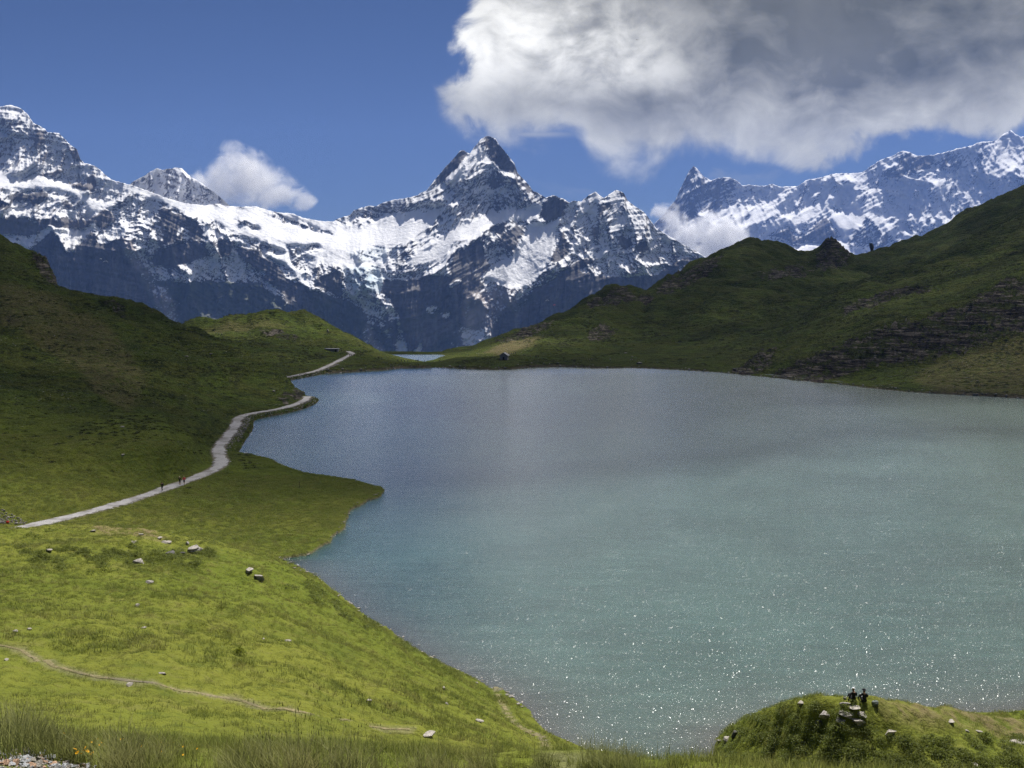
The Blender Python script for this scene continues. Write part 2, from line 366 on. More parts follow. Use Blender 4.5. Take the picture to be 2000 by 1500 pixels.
PA = [
 # left limestone peak
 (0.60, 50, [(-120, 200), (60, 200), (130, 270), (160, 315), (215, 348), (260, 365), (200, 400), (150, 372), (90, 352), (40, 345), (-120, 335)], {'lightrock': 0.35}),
 (0.30, 68, [(5, 245), (30, 240), (48, 234), (50, 243), (30, 250), (8, 251)]), (0.25, 66, [(66, 262), (80, 250), (92, 258), (84, 290), (72, 292), (64, 275)]),
 (0.22, 70, [(130, 275), (142, 288), (152, 292), (158, 314), (145, 310), (132, 295)]), (0.28, 66, [(75, 305), (100, 296), (128, 288), (125, 296), (100, 306), (78, 312)]),
 (0.28, 68, [(72, 345), (100, 332), (130, 322), (128, 330), (105, 345), (85, 348)]), (0.12, 74, [(168, 345), (186, 342), (192, 365), (178, 378), (170, 370)]),
 (0.25, 66, [(110, 352), (165, 356), (172, 372), (150, 372), (120, 360)]), (0.3, 64, [(40, 345), (62, 342), (56, 352), (44, 352)]),
 # glacier terrace
 (0.97, 26, [(-120, 342), (0, 335), (30, 340), (46, 353), (62, 344), (78, 345), (100, 353), (135, 362), (160, 374), (185, 388), (215, 402), (232, 408), (190, 428), (178, 415), (165, 395), (140, 380), (100, 370), (50, 372), (0, 366), (-120, 360)]),
 (0.62, 44, [(-120, 360), (0, 366), (50, 372), (100, 370), (140, 380), (165, 395), (180, 424), (130, 434), (60, 428), (-120, 425)]),
 (0.10, 72, [(15, 378), (60, 374), (98, 376), (90, 392), (70, 402), (58, 394), (40, 396), (20, 392)]), (0.15, 70, [(-120, 392), (0, 388), (15, 396), (25, 406), (0, 412), (-120, 410)]),
 (0.15, 68, [(125, 392), (145, 395), (148, 408), (135, 412), (126, 405)]),
 # rock band under the terrace and the first great wall
 (0.05, 76, [(-120, 425), (0, 425), (28, 420), (34, 427), (60, 428), (66, 436), (84, 430), (104, 425), (110, 434), (122, 420), (146, 432), (170, 428), (188, 420), (205, 404), (216, 410), (228, 432), (205, 448), (186, 440), (168, 448), (110, 447), (96, 440), (60, 462), (0, 468), (-120, 465)], {'lightrock': 0.25}),
 (0.85, 35, [(-120, 470), (0, 458), (60, 462), (97, 441), (108, 450), (130, 447), (160, 452), (188, 433), (190, 442), (162, 470), (140, 490), (131, 494), (122, 478), (104, 450), (74, 474), (52, 493), (30, 482), (-120, 480)]),
 (0.03, 78, [(-120, 482), (30, 484), (52, 493), (76, 472), (100, 450), (122, 478), (132, 495), (162, 470), (182, 450), (190, 474), (212, 475), (236, 466), (250, 500), (268, 530), (290, 560), (308, 610), (330, 660), (-120, 760)]),
 (0.88, 36, [(190, 470), (205, 455), (226, 439), (246, 450), (236, 462), (212, 474), (196, 476)]),
 (0.48, 52, [(215, 405), (300, 395), (345, 412), (330, 440), (320, 480), (305, 510), (280, 505), (262, 470), (240, 440), (228, 425)]),
 (0.32, 62, [(310, 405), (345, 412), (385, 428), (398, 450), (402, 470), (420, 500), (400, 520), (360, 516), (330, 530), (305, 510), (305, 460)]),
 (0.10, 76, [(314, 410), (330, 412), (330, 430), (316, 440)]), (0.08, 76, [(372, 432), (388, 432), (398, 455), (390, 470), (372, 460)]), (0.08, 78, [(330, 415), (365, 425), (375, 440), (350, 445), (335, 470), (318, 480)]),
 (0.08, 76, [(432, 465), (446, 463), (455, 480), (450, 500), (430, 505), (424, 485)]), (0.08, 76, [(466, 478), (478, 473), (495, 485), (520, 502), (545, 520), (560, 545), (600, 560), (612, 590), (635, 640), (600, 640), (570, 600), (540, 560), (510, 545), (480, 520), (466, 500)]),
 (0.06, 76, [(360, 475), (400, 480), (410, 500), (380, 512), (355, 520), (300, 520), (300, 490), (330, 485)]),
 (0.50, 50, [(345, 520), (420, 505), (480, 515), (520, 535), (500, 552), (420, 548), (350, 545)]),
 (0.06, 66, [(268, 530), (300, 545), (360, 550), (420, 548), (510, 552), (570, 600), (640, 660), (660, 760), (300, 760), (320, 650)], {'veg': 0.55}),
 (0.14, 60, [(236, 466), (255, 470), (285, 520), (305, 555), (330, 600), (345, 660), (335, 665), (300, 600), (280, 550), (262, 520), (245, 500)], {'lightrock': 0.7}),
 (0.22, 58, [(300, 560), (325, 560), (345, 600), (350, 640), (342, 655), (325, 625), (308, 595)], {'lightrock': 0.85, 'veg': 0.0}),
 # long snow ramp and the basin
 (0.80, 30, [(215, 352), (250, 360), (290, 372), (400, 401), (500, 405), (560, 417), (620, 432), (650, 434), (690, 440), (780, 415), (870, 398), (860, 430), (820, 462), (790, 478), (740, 490), (680, 505), (620, 520), (570, 520), (500, 470), (420, 450), (380, 425), (340, 405), (300, 390), (240, 372)]),
 (0.98, 25, [(300, 378), (345, 400), (400, 425), (440, 440), (500, 460), (545, 470), (620, 486), (700, 486), (790, 474), (815, 465), (860, 425), (780, 445), (700, 448), (660, 450), (640, 460), (600, 455), (540, 430), (480, 410), (430, 403), (360, 400)]),
 (0.95, 27, [(340, 406), (380, 428), (395, 445), (420, 462), (470, 478), (500, 488), (560, 520), (580, 545), (600, 560), (610, 540), (580, 505), (530, 490), (490, 470), (440, 448), (400, 432)]),
 (0.42, 48, [(380, 424), (410, 428), (440, 445), (465, 462), (500, 475), (520, 480), (560, 495), (545, 500), (500, 488), (470, 470), (440, 462), (400, 440)]),
 (0.45, 46, [(560, 480), (620, 480), (650, 500), (620, 505), (600, 520), (650, 530), (655, 545), (600, 540), (570, 520)]),
 (0.40, 48, [(505, 408), (545, 420), (600, 438), (625, 448), (660, 456), (650, 460), (610, 450), (560, 436)]),
 (0.45, 46, [(450, 430), (480, 430), (510, 446), (500, 452)]),
 # ice fall
 (0.95, 28, [(590, 495), (640, 487), (760, 512), (762, 524), (700, 522), (670, 520), (640, 518)]),
 (0.72, 42, [(680, 492), (740, 482), (760, 490), (750, 512), (700, 510)], {'ice': 0.4}),
 (0.66, 46, [(670, 522), (740, 520), (752, 545), (790, 580), (785, 590), (740, 570), (700, 575), (675, 545)], {'ice': 0.75}),
 (0.55, 50, [(672, 555), (700, 575), (740, 570), (785, 590), (780, 615), (730, 625), (715, 620), (715, 600), (690, 585), (676, 570)]),
 (0.10, 72, [(650, 530), (672, 530), (670, 550), (672, 580), (640, 570), (610, 560), (620, 545)]),
 (0.12, 68, [(600, 565), (640, 572), (690, 590), (715, 610), (720, 660), (740, 700), (780, 760), (640, 760), (640, 660), (612, 600)], {'veg': 0.45}),
 (0.20, 62, [(712, 600), (760, 610), (790, 640), (780, 690), (740, 700), (720, 650)]),
 (0.7, 45, [(714, 590), (720, 590), (722, 608), (760, 610), (720, 616), (714, 605)]),
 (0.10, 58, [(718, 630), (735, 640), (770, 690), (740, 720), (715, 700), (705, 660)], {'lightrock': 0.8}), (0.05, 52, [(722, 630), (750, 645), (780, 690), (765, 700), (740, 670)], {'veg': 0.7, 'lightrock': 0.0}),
 # central peak
 (0.42, 56, [(650, 434), (690, 408), (760, 390), (834, 371), (900, 292), (955, 262), (1010, 335), (1075, 385), (1060, 400), (1000, 405), (940, 412), (900, 425), (860, 440), (850, 428), (860, 405), (790, 415), (720, 430), (690, 440)]),
 (0.12, 74, [(834, 371), (872, 324), (900, 293), (915, 298), (905, 315), (880, 340), (868, 358), (850, 364)]),
 (0.12, 72, [(950, 266), (960, 265), (980, 288), (1006, 322), (1012, 340), (1000, 342), (975, 328), (958, 308), (950, 290)]),
 (0.22, 66, [(960, 340), (975, 328), (985, 345), (1000, 370), (980, 372), (950, 368)]), (0.25, 64, [(1005, 340), (1030, 360), (1050, 380), (1040, 380), (1015, 365)]),
 (0.95, 50, [(938, 284), (918, 304), (890, 332), (882, 345), (872, 357), (888, 353), (915, 342), (922, 332), (948, 305), (950, 298), (935, 302)]),
 (0.97, 36, [(872, 357), (888, 351), (922, 335), (920, 340), (890, 356), (850, 367), (800, 384), (760, 392), (740, 400), (760, 388), (834, 369)]),
 (0.9, 50, [(925, 372), (955, 356), (958, 360), (935, 375)]), (0.75, 50, [(950, 372), (1000, 368), (1000, 376), (955, 380)]),
 (0.97, 27, [(866, 406), (880, 400), (855, 425), (820, 462), (845, 470), (900, 440), (950, 420), (1000, 412), (1058, 400), (1056, 412), (1040, 430), (1010, 432), (985, 436), (960, 445), (940, 452), (925, 462), (890, 475), (870, 500), (855, 518), (820, 535), (790, 540), (800, 520), (770, 512), (800, 495), (860, 475), (815, 470)]),
 (0.15, 66, [(812, 468), (845, 440), (860, 425), (868, 428), (845, 452), (818, 467)]),
 (0.40, 50, [(745, 520), (770, 500), (800, 488), (840, 476), (820, 492), (800, 505), (790, 515), (770, 530)]), (0.42, 50, [(750, 530), (800, 520), (850, 512), (860, 520), (820, 535), (780, 545), (750, 540)]),
 (0.14, 72, [(960, 440), (992, 432), (990, 445), (975, 460), (960, 450)]), (0.20, 68, [(975, 462), (1000, 445), (1028, 430), (1026, 450), (1024, 470), (1010, 490), (990, 498), (980, 480)]),
 (0.16, 72, [(935, 464), (942, 470), (950, 500), (957, 520), (945, 545), (900, 545), (878, 535), (874, 520), (885, 500), (905, 485)]),
 (0.45, 54, [(942, 460), (975, 465), (985, 500), (960, 530), (952, 500)]),
 # middle glacier
 (0.95, 29, [(1028, 445), (1040, 435), (1062, 440), (1100, 425), (1098, 435), (1088, 450), (1086, 475), (1075, 505), (1062, 520), (1048, 545), (1030, 560), (1000, 558), (960, 552), (942, 540), (958, 525), (985, 510), (1015, 490), (1022, 470)]),
 (0.40, 50, [(945, 545), (1000, 560), (1030, 562), (1010, 575), (960, 570)], {'lightrock': 0.5}),
 (0.05, 74, [(750, 545), (790, 548), (860, 535), (878, 538), (940, 548), (950, 560), (930, 575), (915, 600), (905, 660), (905, 760), (780, 760), (790, 650), (770, 600), (745, 570)]),
 (0.8, 36, [(876, 556), (905, 548), (902, 552), (880, 560)]),
 (0.18, 60, [(910, 580), (930, 570), (975, 566), (1010, 575), (1005, 600), (970, 620), (962, 650), (955, 690), (905, 690), (908, 640), (905, 610)], {'lightrock': 0.75}),
 (0.05, 76, [(915, 610), (935, 590), (955, 610), (945, 630), (910, 640)]), (0.05, 60, [(790, 620), (850, 602), (880, 612), (850, 622), (800, 630)], {'veg': 0.55, 'lightrock': 0.3}),
 (0.97, 40, [(832, 606), (838, 603), (852, 600), (856, 606), (840, 611)]), (0.97, 40, [(866, 618), (878, 611), (875, 618)]),
 (0.05, 62, [(860, 660), (900, 625), (902, 690), (850, 700), (830, 690)], {'veg': 0.4}),
 (0.55, 52, [(900, 640), (930, 648), (960, 640), (955, 680), (930, 685), (905, 665)], {'lightrock': 0.9}),
 # right massif
 (0.52, 50, [(1060, 400), (1080, 380), (1165, 372), (1205, 370), (1225, 390), (1260, 415), (1282, 446), (1330, 475), (1340, 490), (1300, 505), (1250, 520), (1200, 515), (1150, 505), (1100, 520), (1075, 530), (1085, 480), (1088, 450), (1100, 425), (1062, 440)]),
 (0.15, 72, [(1058, 400), (1080, 382), (1110, 395), (1102, 420), (1080, 432), (1065, 438), (1055, 425)]),
 (0.06, 74, [(1092, 470), (1100, 450), (1106, 472), (1114, 475), (1112, 495), (1100, 510), (1080, 515), (1074, 510), (1086, 485)]),
 (0.10, 74, [(1158, 445), (1168, 438), (1170, 455), (1164, 470), (1158, 462)]), (0.12, 70, [(1168, 402), (1190, 396), (1198, 400), (1180, 415), (1168, 425)]), (0.12, 70, [(1208, 374), (1220, 378), (1225, 390), (1216, 388)]),
 (0.12, 72, [(1208, 465), (1225, 460), (1235, 480), (1220, 490), (1210, 480)]), (0.10, 74, [(1238, 480), (1265, 470), (1270, 490), (1245, 495)]), (0.15, 70, [(1162, 480), (1168, 470), (1172, 492), (1165, 500)]),
 (0.96, 32, [(1142, 398), (1160, 378), (1164, 376), (1178, 387), (1165, 393), (1150, 400)]), (0.97, 32, [(1186, 388), (1200, 374), (1206, 376), (1217, 390), (1210, 396), (1195, 394)]),
 (0.96, 34, [(1140, 408), (1150, 405), (1170, 404), (1166, 418), (1158, 422), (1148, 415)]), (0.95, 36, [(1190, 448), (1210, 436), (1226, 412), (1224, 430), (1214, 442), (1198, 450)]),
 (0.92, 34, [(1110, 490), (1120, 468), (1140, 462), (1135, 480), (1120, 500)]), (0.9, 36, [(1138, 505), (1160, 475), (1166, 495), (1150, 505)]), (0.9, 34, [(1110, 440), (1130, 425), (1145, 425), (1125, 440), (1108, 450)]),
 (0.85, 38, [(1080, 525), (1110, 505), (1120, 495), (1112, 515), (1090, 530)]),
 (0.25, 62, [(1035, 560), (1060, 530), (1080, 525), (1095, 535), (1070, 560), (1040, 575)]),
 (0.03, 76, [(1000, 760), (960, 650), (975, 620), (1000, 595), (1030, 575), (1080, 550), (1095, 530), (1130, 510), (1155, 500), (1165, 510), (1140, 530), (1180, 540), (1250, 540), (1290, 530), (1340, 500), (1384, 506), (1440, 550), (1440, 760)]),
 (0.85, 40, [(1130, 530), (1160, 510), (1168, 505), (1155, 517), (1135, 532)]), (0.8, 50, [(1325, 530), (1330, 510), (1332, 525), (1327, 535)]),
 (0.42, 58, [(1130, 530), (1165, 515), (1210, 520), (1280, 515), (1320, 495), (1340, 500), (1300, 520), (1290, 535), (1250, 540), (1180, 538), (1140, 540)]),
 (0.05, 60, [(1000, 600), (1020, 585), (1045, 570), (1050, 578), (1020, 600), (1000, 620)], {'veg': 0.6}),
 # old snow in the gorge
 (0.98, 45, [(774, 668), (790, 670), (798, 685), (790, 694), (780, 690)], {'lightrock': 0.2}), (0.98, 45, [(796, 694), (812, 684), (826, 671), (822, 684), (815, 694)]),
]
mtnA, DA = mountain('mountain', SIL_A, 750, 5400, (-110, 1430), 1.75, PA, M_MTN, 3.0, dip=((-100, 200, 380, 700, 860, 1100, 1400), (0.12, 0.18, 0.6, 0.5, -0.55, -0.45, 0.3)), label='snow covered alpine massif with a sharp central peak, glaciers and dark lower walls')
SIL_C = [(200, 400), (240, 372), (262, 353), (280, 344), (298, 333), (307, 328), (316, 332), (326, 330), (336, 329), (345, 327), (356, 329), (366, 340), (376, 347), (400, 362), (430, 385), (470, 420)]
PC = [(0.5, 58, [(190, 320), (480, 320), (480, 440), (190, 440)])]
mtnC, DC = mountain('mountain', SIL_C, 430, float(DA.max()) + 300, (205, 465), 2.0, PC, M_MTN, 9.0, label='small fluted snow peak behind the saddle left of the puffy cloud', amp=0.8)
SIL_B = [(1230, 480), (1262, 450), (1290, 425), (1318, 392), (1330, 366), (1345, 335), (1355, 323), (1362, 330), (1375, 345), (1390, 353), (1400, 348), (1420, 346), (1435, 350), (1450, 362), (1470, 361), (1490, 364), (1508, 359), (1525, 365), (1560, 363), (1572, 353), (1600, 347), (1625, 340), (1650, 338), (1680, 338), (1690, 333), (1700, 325), (1720, 312), (1745, 304), (1755, 297), (1764, 294), (1778, 298), (1790, 304), (1810, 304), (1840, 299), (1870, 290), (1900, 284), (1910, 278), (1925, 277), (1945, 275), (1960, 262), (1973, 254), (1985, 263), (1995, 267), (2060, 262), (2130, 250)]
PB = [
 (0.26, 66, [(1300, 420), (1330, 360), (1355, 322), (1365, 335), (1390, 355), (1420, 346), (1440, 350), (1430, 380), (1400, 410), (1350, 430), (1330, 440)]),
 (0.9, 42, [(1358, 333), (1375, 346), (1390, 355), (1386, 357), (1370, 346)]),
 (0.20, 66, [(1720, 345), (1755, 298), (1790, 303), (1820, 304), (1830, 318), (1780, 345), (1740, 350)]),
 (0.96, 34, [(1600, 395), (1640, 375), (1690, 345), (1750, 300), (1756, 306), (1720, 340), (1712, 348), (1680, 362), (1640, 395), (1600, 425), (1560, 445), (1500, 455), (1470, 450), (1530, 425)]),
 (0.95, 32, [(1400, 412), (1430, 405), (1462, 402), (1450, 412), (1430, 420), (1400, 425)]), (0.93, 32, [(1436, 436), (1480, 405), (1500, 408), (1530, 400), (1500, 425), (1480, 435), (1450, 445)]),
 (0.9, 36, [(1570, 395), (1600, 372), (1595, 385), (1580, 400)]),
 (0.98, 26, [(1605, 445), (1622, 425), (1660, 403), (1680, 408), (1690, 420), (1682, 440), (1650, 455), (1680, 465), (1650, 470), (1620, 460)]),
 (0.97, 28, [(1530, 480), (1560, 485), (1600, 465), (1640, 470), (1660, 480), (1690, 500), (1560, 520), (1530, 495)]),
 (0.95, 32, [(1685, 412), (1700, 408), (1740, 440), (1760, 460), (1730, 450), (1705, 430)]), (0.97, 28, [(1762, 454), (1775, 452), (1790, 462), (1772, 475)]),
 (0.72, 58, [(1720, 350), (1790, 345), (1850, 320), (1900, 300), (1945, 290), (1950, 310), (1920, 325), (1900, 340), (1880, 365), (1860, 390), (1820, 410), (1780, 420), (1745, 400)]),
 (0.45, 66, [(1830, 310), (1880, 300), (1930, 300), (1935, 312), (1890, 330), (1850, 325), (1820, 340)]),
 (0.97, 38, [(1945, 276), (1973, 256), (2000, 270), (2130, 270), (2130, 330), (2000, 320), (1960, 345), (1935, 358), (1922, 330), (1910, 318), (1935, 310), (1955, 295)]),
 (0.22, 68, [(1560, 465), (1600, 430), (1615, 420), (1640, 455), (1645, 462), (1600, 478), (1560, 478), (1500, 465), (1540, 440)]),
 (0.35, 60, [(1680, 450), (1695, 422), (1720, 450), (1770, 480), (1720, 490), (1650, 472)]),
]
mtnB, DB = mountain('mountain', SIL_B, 540, 11500, (1235, 2120), 1.9, PB, M_MTN, 21.0, dip=((1300, 2000), (-0.6, -0.5)), amp=0.85, base=(0.70, 48), label='long distant snow range on the right with a sharp dark horn at its left end')
print('depths', [(c, int(DA[-1, int((c + 110) / 1.75)])) for c in (0, 200, 350, 450, 600, 950, 1200, 1300, 1350)], DC.max(), DB.min(), DB.max())
#@@TERRAIN
# ------------------------------------------------------------------ haze in the air
def haze_box():
    x0, x1, y0, y1, z0, z1 = -9000, 9000, -300, 14700, -700, 2320
    v = [(x, y, z) for z in (z0, z1) for y in (y0, y1) for x in (x0, x1)]
    f = [(0, 2, 3, 1), (4, 5, 7, 6), (0, 1, 5, 4), (2, 6, 7, 3), (0, 4, 6, 2), (1, 3, 7, 5)]
    m = bpy.data.materials.new('air'); m.use_nodes = True; T = NT(m.node_tree); T.n.clear()
    p = T.new('ShaderNodeVolumePrincipled'); p.inputs['Color'].default_value = (0.25, 0.43, 1.0, 1)
    p.inputs['Density'].default_value = 2.6e-5; p.inputs['Anisotropy'].default_value = 0.1
    o = T.new('ShaderNodeOutputMaterial'); T.l.new(p.outputs[0], o.inputs['Volume'])
    tag(link('haze', mesh_np('haze', v, f, [m], False)), 'thin blue summer haze between the lake and the far range', kind='stuff')
haze_box()

# ------------------------------------------------------------------ local terrain, a height field z(x, y)
US = np.concatenate([np.linspace(-1.25, -0.56, 24)[:-1], np.linspace(-0.56, 0.56, 740), np.linspace(0.56, 1.25, 24)[1:]])
YS = np.concatenate([np.exp(np.arange(math.log(2.2), math.log(60), 0.0085)), np.exp(np.arange(math.log(60), math.log(1330), 0.0046)), np.exp(np.arange(math.log(1330), math.log(5700), 0.05))])
LY = np.log(YS)
def layer(curves, lo=-9, hi=9):
    """each curve: list of (px, py, Y) or (px, py, None, z) or ('w', u, Y, z); returns height on the (YS, US) grid"""
    K = []
    for c in curves:
        pts = []
        for q in c:
            if q[0] == 'w': pts.append((q[1], math.log(q[2]), q[3]))
            elif len(q) == 4: x, y, z = at_z(q[0], q[1], q[3]); pts.append((x / y, math.log(y), z))
            else: x, y, z = at(*q); pts.append((x / y, math.log(y), z))
        pts.sort(); a = np.array(pts)
        K.append((np.interp(US, a[:, 0], a[:, 1]), np.interp(US, a[:, 0], a[:, 2])))
    Z = np.full((len(YS), len(US)), -2000.0)
    fade = np.clip(np.maximum(lo - US, US - hi) / 0.02, 0, 1)
    for j in range(len(US)):
        ly = np.array([k[0][j] for k in K]); z = np.array([k[1][j] for k in K])
        for i in range(1, len(ly)):
            if ly[i] < ly[i - 1] + 0.01: ly[i] = ly[i - 1] + 0.01
        col = pchip(ly, z, LY); col[LY < ly[0]] = -2000; col[LY > ly[-1]] = -2000
        Z[:, j] = col - 40 * fade[j] - 1500 * (fade[j] >= 1)
    return Z
def wcurve(dy, dz, c):
    out = []
    for q in c:
        x, y, z = at(*q) if len(q) == 3 else at_z(q[0], q[1], q[3]); out.append(('w', x / y, y + dy, z + dz))
    return out
# foreground slope below the camera
FG_H = [(-400, 1030, 112), (0, 1032, 112), (150, 1031, 114), (300, 1040, 112), (400, 1052, 112), (470, 1072, 112), (540, 1093, 112), (620, 1135, 110), (700, 1202, 106), (770, 1243, 104), (850, 1291, 102), (960, 1342, 99), (1000, 1368, 97), (1042, 1402, 92.5), (1075, 1440, 90), (1122, 1467, 88), (1200, 1508, 90), (1400, 1530, 92), (2400, 1560, 95)]
FG = layer([
 [('w', -1.3, 1.5, 38.4), ('w', 1.3, 1.5, 38.2)],
 [(-300, 1460, 6.5), (0, 1462, 6.5), (180, 1496, 7), (600, 1500, 7.5), (1000, 1502, 8), (1300, 1502, 8), (1500, 1520, 8), (2400, 1560, 8)],
 [(-300, 1420, 10), (0, 1436, 10.5), (300, 1452, 11), (600, 1464, 11.5), (900, 1480, 12), (1200, 1490, 12), (1330, 1500, 12), (1500, 1540, 12), (2400, 1590, 12)],
 [(-300, 1400, 22), (0, 1415, 24), (300, 1434, 24), (600, 1452, 27), (900, 1484, 32), (1200, 1520, 40), (1500, 1590, 36), (2400, 1620, 36)],
 [(-300, 1320, 36), (0, 1330, 37), (300, 1338, 39), (600, 1375, 43), (800, 1410, 50), (1000, 1450, 61), (1100, 1480, 68), (1200, 1520, 70), (1500, 1580, 50), (2400, 1620, 50)],
 [(-300, 1220, 54), (0, 1230, 54), (300, 1236, 56), (600, 1282, 62), (800, 1345, 70), (950, 1395, 77), (1060, 1440, 79), (1120, 1474, 80), (1200, 1512, 80), (1500, 1570, 62), (2400, 1600, 62)],
 [(-300, 1110, 80), (0, 1118, 80), (300, 1125, 84), (500, 1162, 86), (650, 1222, 87), (800, 1302, 88), (950, 1368, 88), (1060, 1428, 85.5), (1122, 1470, 85), (1200, 1510, 85), (1500, 1575, 70), (2400, 1600, 70)],
 FG_H,
 wcurve(7, -3.5, FG_H), wcurve(16, -9, FG_H), wcurve(30, -24, FG_H)])
# knoll at the lower right
KC = [(1395, 1450, 87), (1408, 1438, 86.5), (1422, 1426, 84.5), (1450, 1411, 81), (1480, 1397, 78), (1540, 1375, 73), (1600, 1358, 70), (1650, 1359, 68.5), (1700, 1369, 68.5), (1750, 1378, 69), (1800, 1386, 70), (1900, 1400, 72), (2000, 1413, 74), (2400, 1450, 78)]
KN = layer([
 [('w', u, 55, 2.5) for u in (0.15, 0.9)],
 [(1370, 1502, 80), (1450, 1502, 73.5), (1550, 1502, 67), (1650, 1502, 64.5), (1800, 1502, 64.5), (2000, 1505, 66), (2400, 1530, 68)],
 [(1385, 1475, 83), (1450, 1452, 76.8), (1550, 1435, 70), (1650, 1425, 66.4), (1800, 1440, 67), (2000, 1456, 70), (2400, 1490, 72)],
 KC, wcurve(3.0, -1.2, KC), wcurve(9, -6, KC), wcurve(20, -16, KC)])
# valley floor, promontory and the hill on the left
LC = [(-400, 380, 560), (-100, 470, 540), (0, 505, 535), (60, 540, 528), (100, 558, 522), (130, 566, 516), (180, 571, 510), (230, 578, 505), (280, 592, 500), (330, 614, 490), (400, 643, 478), (480, 680, 455), (540, 716, 430), (568, 745, 412), (580, 765, 402), (600, 776, 396), (640, 790, 380)]
VL = layer([
 [('w', -1.3, 118, 4.5), ('w', -0.3, 118, 3.0), ('w', -0.2, 112, 1.0), ('w', -0.1, 112, 0.3)],
 [(-400, 1030, None, 4.5), (0, 1024, None, 3.8), (200, 1014, None, 2.8), (400, 1040, None, 1.2), (540, 1075, None, 0.4), (700, 1000, None, 0.5), (760, 970, None, 0.3)],
 [(-400, 950, None, 9), (0, 955, None, 6), (200, 958, None, 4), (400, 930, None, 1.8), (450, 910, None, 1.3), (600, 950, None, 0.9), (760, 950, None, 0.3)],
 [(-400, 860, 205), (0, 868, 205), (200, 870, 206), (330, 866, 212), (400, 862, None, 3.5), (450, 855, None, 1.5), (620, 900, None, 0.5)],
 [(-400, 760, 262), (0, 782, 260), (150, 788, 262), (300, 800, 270), (400, 822, 278), (455, 815, None, 1.5), (500, 803, None, 1.4), (620, 850, None, 0.4)],
 [(-400, 690, 335), (0, 705, 330), (200, 730, 335), (330, 762, 330), (420, 796, 325), (470, 800, None, 1.6), (520, 795, None, 1.4), (600, 783, None, 1.2), (640, 800, None, 0.4)],
 [(-400, 560, 440), (0, 592, 435), (200, 640, 432), (400, 705, 415), (500, 748, 395), (550, 772, 380), (585, 780, 378), (610, 782, None, 0.9), (640, 795, None, 0.3)],
 LC, wcurve(40, -14, LC), wcurve(120, -110, LC)], hi=-0.12)
LKC = [(-400, 330, 640), (-100, 430, 630), (0, 461, 620), (25, 480, 618), (50, 491, 616), (75, 503, 612), (90, 512, 610), (100, 528, 606), (108, 545, 602), (114, 562, 600), (122, 580, 598), (200, 640, 590)]
LK = layer([[(q[0], q[1] + 60, q[2] - 60) for q in LKC], LKC, wcurve(20, -8, LKC), wcurve(90, -120, LKC)], hi=-0.41)
# hill behind, left of the outflow
MC = [(250, 660, 740), (350, 642, 730), (390, 633, 725), (440, 623, 740), (480, 620, 748), (505, 616, 752), (540, 610, 760), (570, 612, 762), (600, 614, 760), (625, 624, 752), (650, 637, 746), (680, 653, 738), (710, 668, 732), (735, 682, 726), (755, 690, 722), (790, 699, 716), (860, 712, 700)]
MH = layer([
 [(200, 770, None, 0.5), (400, 752, None, 0.6), (555, 740, None, 0.7), (600, 733, None, 0.7), (640, 730, None, 0.7), (690, 726, None, 0.6), (770, 721, None, 0.5), (860, 719, None, 0.3)],
 [(250, 730, 500), (500, 725, 500), (590, 722, 505), (640, 716, 515), (690, 714, 530), (780, 716, 530), (860, 714, 535)],
 [(250, 690, 580), (450, 690, 580), (560, 692, 580), (620, 700, 585), (660, 698, 590), (700, 703, 590), (760, 707, 585), (860, 716, 570)],
 [(250, 668, 650), (420, 662, 650), (500, 662, 655), (560, 664, 655), (620, 668, 655), (660, 677, 655), (700, 686, 650), (740, 698, 645), (780, 709, 640), (860, 722, 620)],
 [(250, 664, 690), (400, 648, 695), (470, 640, 700), (540, 632, 705), (600, 638, 705), (650, 652, 700), (700, 674, 690), (740, 688, 685), (790, 706, 670), (860, 718, 650)],
 MC, wcurve(40, -12, MC), wcurve(150, -90, MC)], hi=-0.08)
# land between the two lakes
FS = layer([
 [('w', -0.3, 505, 0.6), ('w', -0.13, 512, 0.5), ('w', 0.0, 512, 0.4), ('w', 0.3, 520, 0.5)],
 [('w', -0.3, 560, 1), ('w', -0.135, 560, 0.8), ('w', -0.11, 545, 0.3), ('w', -0.07, 545, 0.3), ('w', -0.055, 555, 1.2), ('w', 0.0, 560, 2.2), ('w', 0.06, 560, 1.8), ('w', 0.12, 560, 0.9), ('w', 0.3, 560, 1)],
 [('w', -0.3, 640, 0), ('w', -0.135, 640, -0.5), ('w', -0.11, 640, -3.4), ('w', -0.075, 640, -3.4), ('w', -0.055, 640, -0.6), ('w', 0.0, 640, 1.0), ('w', 0.1, 640, 1.0), ('w', 0.3, 640, 1)],
 [('w', -0.3, 712, -8), ('w', -0.118, 712, -9.4), ('w', -0.065, 712, -9.4), ('w', -0.03, 712, -5), ('w', 0.0, 712, -2), ('w', 0.3, 712, 0)],
 [('w', -0.3, 775, -10), ('w', -0.055, 775, -10), ('w', -0.04, 775, -7), ('w', 0.0, 775, -3.5), ('w', 0.3, 775, 0)],
 [('w', -0.3, 800, -7), ('w', -0.11, 800, -7.4), ('w', -0.07, 800, -7.4), ('w', -0.045, 790, -6.8), ('w', -0.02, 800, -4.5), ('w', 0.3, 800, 0)],
 [('w', -0.3, 850, -8), ('w', -0.12, 850, -9), ('w', -0.045, 850, -9), ('w', 0.3, 850, -5)],
 [('w', -0.3, 1000, -80), ('w', 0.3, 1000, -80)]])
